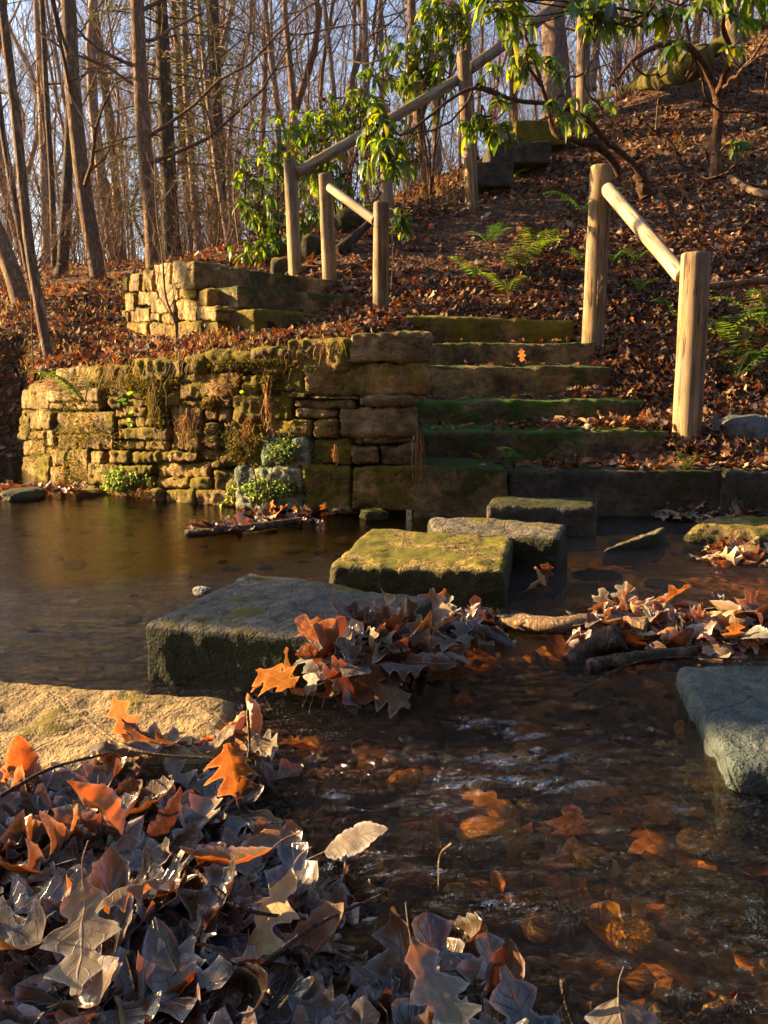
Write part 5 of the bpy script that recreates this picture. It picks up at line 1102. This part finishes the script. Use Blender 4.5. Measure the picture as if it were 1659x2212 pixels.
rhodo(W(1542, 378, 6.9), [(1090, -5, 5.0, 60, 22, .2, 6), (1050, 5, 5.0, 50, 20, .2, 4), (1280, 35, 5.0, 60, 25, .25, 8), (1350, 10, 5.2, 60, 25, .25, 6), (1480, 5, 4.8, 50, 20, .2, 4), (1560, 0, 5.0, 60, 25, .25, 4), (1640, 0, 5.0, 40, 30, .2, 4), (1480, 100, 5.2, 22, 20, .1, 1), (1592, 310, 5.6, 14, 10, .06, 2), (1570, 100, 5.3, 30, 25, .1, 1)],
      'rhododendron with a dark crooked trunk at right and leaves hanging across the top', 85, L=.135, group='rhododendrons overhanging the slope', stemr=.008, droop=1.1, nl=8,
      extra=branches(STR), anchors=anch(STR))

# ------------------------------------------------------------------ ferns
FC = np.array([(0.07, 0.19, 0.03), (0.12, 0.26, 0.03), (0.20, 0.29, 0.03)])
def fern(u, v, size, label, seed, fronds=5, d=None, face=None, col=None):
    size *= 1.3; rd = np.random.default_rng(seed); b = np.array(gpoint(u, v) if d is None else W(u, v, d)); g = Geo(); c0 = FC[rd.integers(0, 3)] if col is None else np.array(col)
    for f in range(fronds):
        a = rd.uniform(0, 6.28) if face is None else face+rd.normal(0, .7); o = np.array([math.cos(a), math.sin(a), 0]); L = size*rd.uniform(.7, 1.15); q = np.linspace(0, 1, 16); P = b+o*(L*q)[:, None]+np.array([0, 0, 1.0])*(0.03+L*(1.5*q-0.95*q*q))[:, None]
        tube(g, P, np.linspace(.0025, .001, 16), 3, c0*.7); s = np.array([-o[1], o[0], 0])
        for j in range(2, 16):
            l = L*.26*math.sin(math.pi*(j/16)**.6)+.006
            for sg in (-1, 1):
                tip = P[j]+s*sg*l+o*l*.35+np.array([0, 0, -l*.15]); w = o*L*.018
                g.add([P[j]-w, P[j]+w, (P[j]+tip)/2+w*1.1, tip, (P[j]+tip)/2-w*1.1], [np.array([[0, 1, 2, 4]]), np.array([[4, 2, 3]])], c0*rd.uniform(.7, 1.3))
    return place(g, 'fern', M['fern'], label, 'fern', 'small ferns in the leaves')
for i, (u, v, s, lb) in enumerate([(1262, 470, .30, 'bright sunlit fern against the left side of the second post'), (1055, 535, .20, 'yellowish fern above the middle of the slope'), (1110, 600, .30, 'largest green fern in the middle of the slope'), (1150, 560, .26, 'fern spreading right of the largest slope fern'), (1095, 645, .2, 'low bright fern nearest the top step'),
        (1030, 612, .2, 'thin dark fern left of the largest slope fern'), (1322, 578, .16, 'tiny bright fern right of the second post'), (1372, 575, .14, 'tiny dull fern under the white rail'), (1255, 575, .12, 'tiny fern touching the left side of the second post'), (1455, 690, .2, 'yellow fern left of the nearest post'),
        (1555, 745, .26, 'fern right of the nearest post at mid height'), (1625, 790, .32, 'large fern at the right edge'), (1650, 720, .28, 'upper fern at the right edge'), (1590, 830, .24, 'lowest dark fern right of the nearest post'), (1380, 640, .14, 'small fern half buried under the rail')]):
    fern(u, v, s, lb, 900+i, 5)
fern(185, 885, .2, 'bright green fern growing out of the left part of the long wall', 930, 6, 4.02, -1.9, (0.14, 0.24, 0.02)); fern(1480, 1030, .12, 'small fern hanging on the kerb stone', 931, 4, 3.58, -1.57); fern(1110, 1030, .14, 'small dark fern on the lowest stone of the steps', 932, 5, 3.58, -1.57)
fern(1098, 400, .22, 'upright leafy seedling on the slope below the dark slabs', 933, 5)

# ------------------------------------------------------------------ grasses, hanging roots and vines
GC = np.array([(0.34, 0.19, 0.07), (0.40, 0.27, 0.10), (0.22, 0.12, 0.05), (0.16, 0.15, 0.03), (0.28, 0.23, 0.05)])
def blades(geo, P, L, lean, rd, n, spread, w=.0022, hang=0.0, pal=GC):
    for _ in range(n):
        b = np.array(P)+rd.normal(0, 1, 3)*spread; a = rd.uniform(0, 6.28); o = np.array([math.cos(a), math.sin(a), 0])*lean*rd.uniform(.3, 1.3)+np.array(hang if not np.isscalar(hang) else [0, 0, 0]); l = L*rd.uniform(.5, 1.3)
        q = np.linspace(0, 1, 5)[:, None]; z = (1.0*q-1.1*q*q*rd.uniform(.6, 1.4)) if np.isscalar(hang) else (-0.1*q-0.9*q*q)
        C_ = b+o*l*q+np.array([0, 0, 1.0])*l*z+rd.normal(0, .004, (5, 3)); s = np.array([-o[1], o[0], 0]); s = s/(np.linalg.norm(s)+1e-9)*w*rd.uniform(.6, 1.4); tp = np.array([1, .9, .7, .5, .15])[:, None]
        geo.add(np.stack([C_-s*tp, C_+s*tp], 1).reshape(-1, 3), grid_faces(5, 2), pal[rd.integers(0, len(pal))]*rd.uniform(.7, 1.3))
rd = np.random.default_rng(55); g = Geo()
for u in np.linspace(60, 740, 80):                 # dry grass hanging over the wall's cap
    v = np.interp(u, [60, 110, 260, 400, 640, 740], [842, 806, 790, 772, 752, 735]); p, n_ = on_poly(u+rd.normal(0, 4), v+rd.uniform(-4, 6), WALL)
    if u > 560 and rd.uniform() < .5: continue
    o = -n_; blades(g, p+n_*0.02, .085 if u > 300 else .12, .35, rd, 7 if u > 300 else 11, .018, .0016, hang=(o.x*.35, o.y*.35, 0))
    blades(g, p+n_*0.05, .05, .5, rd, 5, .03, .0016)
tag(g.obj('dry_grass', M['grass']), kind='stuff')
g = Geo(); GR = np.array([(0.10, 0.17, 0.02), (0.2, 0.22, 0.03), (0.30, 0.26, 0.06)])
for _ in range(110):
    u, v = rd.uniform(470, 760), 0; v = np.interp(u, [470, 640, 760], [758, 742, 730])-rd.uniform(0, 18); p = gpoint(u, v, 3.8); blades(g, p, .06, .5, rd, 7, .025, .0015, pal=GR)
for _ in range(60): p = gpoint(rd.uniform(1300, 1560), rd.uniform(300, 330)); blades(g, p, .12, .5, rd, 5, .03, .002, pal=GC)
for _ in range(80): p = gpoint(rd.uniform(850, 1000), rd.uniform(380, 450)); blades(g, p, .35, .15, rd, 4, .06, .003, pal=GC)
tag(g.obj('grass', M['grass']), kind='stuff')
g = Geo()
for _ in range(700): u, v = rd.uniform(-20, 520), rd.uniform(560, 800); p = gpoint(u, v, 4.2); (p.y < 16) and blades(g, p, .16 if v < 700 else .10, .6, rd, 5, .05, .0028)
tag(g.obj('dry_weeds', M['grass']), kind='stuff')
def tangle(cx, v0, v1, wd, n, label, seed, cat='vine', pal=GC[:3], out=.03, off=0.0, r=.0018, yy=None):
    rd = np.random.default_rng(seed); g = Geo()
    for _ in range(n):
        u = cx+rd.normal(0, wd*.35); a = v0+rd.uniform(0, (v1-v0)*.3); b = v1-rd.uniform(0, (v1-v0)*.5); pts = []
        for q in np.linspace(0, 1, 6):
            uu = u+rd.normal(0, wd*.12)+off*q; vv = a+(b-a)*q
            if yy is None: p, n_ = on_poly(uu, vv, WALL); pts.append(np.array(p-n_*(.02+rd.uniform(0, out))))
            else: pts.append(np.array(W(uu, vv, yy-rd.uniform(0, out))))
        tube(g, smooth_path(pts, 14), np.linspace(r, r*.5, 14), 4, pal[rd.integers(0, len(pal))]*rd.uniform(.7, 1.3))
    return place(g, 'dry_vine', M['grass'], label, cat, 'dry roots and vines hanging on the wall')
tangle(415, 875, 985, 34, 26, 'tangle of reddish dry roots hanging in the middle of the long wall', 1); tangle(500, 805, 870, 46, 26, 'tangle of pale roots below the cap of the long wall', 2); tangle(585, 810, 940, 14, 16, 'golden string of dry vine with yellow leaves right of the wall centre', 3)
tangle(903, 925, 1090, 16, 24, 'long tuft of dry yellow grass hanging at the corner between wall and steps', 4, yy=3.58, r=.002); tangle(345, 800, 985, 30, 14, 'mossy curtain of fine roots down the left part of the long wall', 5, pal=np.array([(0.2, 0.17, 0.03), (0.28, 0.2, 0.04), (0.13, 0.12, 0.02)]))
tangle(728, 955, 1005, 8, 7, 'pair of small rusty hanging vine tips above the foundation block', 6); tangle(545, 900, 970, 20, 14, 'dry brown vine beside the mossy tall wall stone', 7)
tangle(150, 812, 850, 80, 40, 'fringe of rusty roots under the left end of the wall cap', 8); tangle(320, 1050, 1090, 30, 24, 'orange dry roots trailing into the pool at the wall foot', 9)
stick('dry_twig', [on_poly(560, 1100, WALL)[0]-Vector((0, .03, 0)), on_poly(553, 1010, WALL)[0]-Vector((0, .07, 0)), on_poly(518, 935, WALL)[0]-Vector((0, .06, 0))], .004, .002, 'stem', 'thin reddish bare stem leaning against the wall above the lichen stones', 'twig', seed=61, k=6)
stick('dry_twig', [on_poly(578, 1100, WALL)[0]-Vector((0, .03, 0)), on_poly(590, 1040, WALL)[0]-Vector((0, .07, 0)), on_poly(594, 970, WALL)[0]-Vector((0, .06, 0))], .003, .0015, 'stem', 'second thin stem with one tiny leaf in front of the lichen stones', 'twig', seed=62, k=6)
# cushions of leafy moss and liverwort on the wall: uncountable
def cushions(boxes, nm, mat, pal, seed, sz=.012, out=.03, n=900):
    rd = np.random.default_rng(seed); g = Geo()
    for (u0, v0, u1, v1, w) in boxes:
        k = int(n*w); P, Nn = [], []
        for _ in range(k):
            a, q_ = rd.uniform(0, 6.28), rd.uniform(0, 1)**.5*rd.choice([.75, 1, 1.25]); q_ *= 1+.3*math.sin(a*3+u0)+.2*math.sin(a*7+v0); u, v = (u0+u1)/2+(u1-u0)*.5*q_*math.cos(a), (v0+v1)/2+(v1-v0)*.5*q_*math.sin(a); e = max(0.0, 1-q_*q_)
            p, n_ = on_poly(u, v, WALL); P.append(np.array(p-n_*(.008+out*e*rd.uniform(.4, 1)))); Nn.append(np.array(-n_)+np.array([0, 0, .6]))
        P, Nn = np.array(P), np.array(Nn); scatter(g, P, Nn, rd.uniform(sz*.6, sz*1.5, len(P)), rd, .6, nr=4, nc=3, pal=pal, kinds=('oval',))
    tag(g.obj(nm, M[mat]), kind='stuff')
cushions([(*B(636, 775, 960, 960), 2.2), (*B(770, 622, 995, 760), 1.4), (222, 1012, 310, 1068, 1.2), (600, 1030, 650, 1085, .5)], 'liverwort', 'fern', np.array([(0.07, 0.13, 0.07), (0.14, 0.2, 0.11), (0.25, 0.27, 0.15), (0.04, 0.09, 0.05)]), 5, .016, .045)
cushions([(*A(240, 742, 480, 900), 1.0), (*A(215, 600, 430, 735), .8), (120, 985, 200, 1075, .9), (200, 800, 420, 850, 1.0), (420, 770, 640, 800, .9), (*B(180, 330, 300, 560), 1.0), (*B(545, 535, 770, 740), .8), (*B(750, 290, 840, 400), .5), (*B(450, 415, 560, 480), .3), (60, 900, 110, 1040, .6), (150, 1050, 330, 1085, .6)], 'moss', 'grass', np.array([(0.10, 0.10, 0.012), (0.18, 0.15, 0.02), (0.26, 0.2, 0.025), (0.08, 0.11, 0.015)]), 6, .011, .022, 1500)
p, n_ = on_poly(296, 890, WALL)
g = Geo(); P = np.array([on_poly(u, v, WALL)[0]-n_*.07 for u, v in ((296, 905), (298, 915), (292, 862), (298, 850), (288, 870), (545, 845), (308, 888), (590, 985))])
scatter(g, P, np.tile([.1, -1, .4], (len(P), 1)), np.array([.05, .045, .045, .035, .035, .03, .03, .03]), np.random.default_rng(3), .3, nr=9, nc=5, pal=np.array([(0.2, 0.42, 0.02)]), kinds=('oval',), maxroll=.5); place(g, 'leafy_weed', M['fern'], 'few bright green heart shaped leaves hanging on the left part of the wall', 'plant')

ORD = ['leftmost', 'second', 'third', 'fourth', 'fifth', 'sixth', 'seventh', 'eighth', 'ninth', 'tenth']
# ------------------------------------------------------------------ trees of the left bank, outside the frame, whose shade falls on the creek
def at_s(s, h, z=None):
    x, y = s*math.sin(SUN_AZ)-h*math.cos(SUN_AZ), s*math.cos(SUN_AZ)+h*math.sin(SUN_AZ)
    return Vector((x, y, th1(x, y)))
b = at_s(1.66, 11.5)
bare_tree([b, b+Vector((.02, 0, 2)), b+Vector((-.02, 0, 5)), b+Vector((.1, .1, 9))], .27, .2, 'big trunk on the left bank outside the frame', 700, 'bark_big', limbs=8, lo=.6, k=18)
hemlock(at_s(0.35, 9.0), 6.0, .10, 'small dense evergreen on the left bank outside the frame', 701, 120, .40, .08, dens=4)
hemlock(at_s(0.02, 9.8), 6.0, .10, 'second small evergreen outside the frame, nearer the camera', 702, 130, .50, .08, dens=4)
for i, (s, h) in enumerate([(4.9, 13), (6.2, 11), (7.4, 14), (8.6, 12), (10, 15)]):
    b = at_s(s, h); copy_tree(protos[(i*2) % 7], b, i*1.3, .9, f'bare tree on the left bank outside the frame, {ORD[i+1]} from the creek', GW)

# ------------------------------------------------------------------ labels that several repeats share are told apart by their order in the view
bpy.context.view_layer.update()
def uof(o):
    p = o.matrix_world.translation; f = p.y*ct-(p.z-H)*st
    return 829.5+F*p.x/max(f, .05)
byl = {}
for o in bpy.data.objects:
    if o.parent is None and o.get('label'): byl.setdefault(o['label'], []).append(o)
ORD = ['leftmost', 'second', 'third', 'fourth', 'fifth', 'sixth', 'seventh', 'eighth', 'ninth', 'tenth']
for lb, os_ in byl.items():
    if len(os_) < 2: continue
    os_.sort(key=uof); n = len(os_)
    for i, o in enumerate(os_):
        if n == 2: o['label'] = lb+(', left one' if i == 0 else ', right one')
        elif n <= 20:
            w = 'leftmost' if i == 0 else 'rightmost' if i == n-1 else ORD[i]+' from left' if i < n/2 else ORD[n-1-i]+' from right'
            o['label'] = lb+', '+w
    for o in os_:
        if len(o['label'].split()) > 16: o['label'] = o['label'].replace(' the ', ' ')

# ------------------------------------------------------------------ thin cold morning haze between the trunks
me = bpy.data.meshes.new('haze'); x0, x1, y0, y1, z0, z1 = -64, 64, -42, 126, -3, 30
me.from_pydata([(x, y, z) for z in (z0, z1) for x, y in ((x0, y0), (x1, y0), (x1, y1), (x0, y1))], [], [(0, 3, 2, 1), (4, 5, 6, 7), (0, 1, 5, 4), (1, 2, 6, 5), (2, 3, 7, 6), (3, 0, 4, 7)])
hz = bpy.data.materials.new('haze'); hz.use_nodes = True; t = hz.node_tree; t.nodes.clear(); o_ = t.nodes.new('ShaderNodeOutputMaterial'); v = t.nodes.new('ShaderNodeVolumePrincipled')
v.inputs['Color'].default_value = (0.92, 0.9, 0.95, 1); v.inputs['Density'].default_value = 0.0004; v.inputs['Anisotropy'].default_value = 0.65
t.links.new(v.outputs[0], o_.inputs['Volume']); me.materials.append(hz); tag(link('haze', me), kind='stuff')
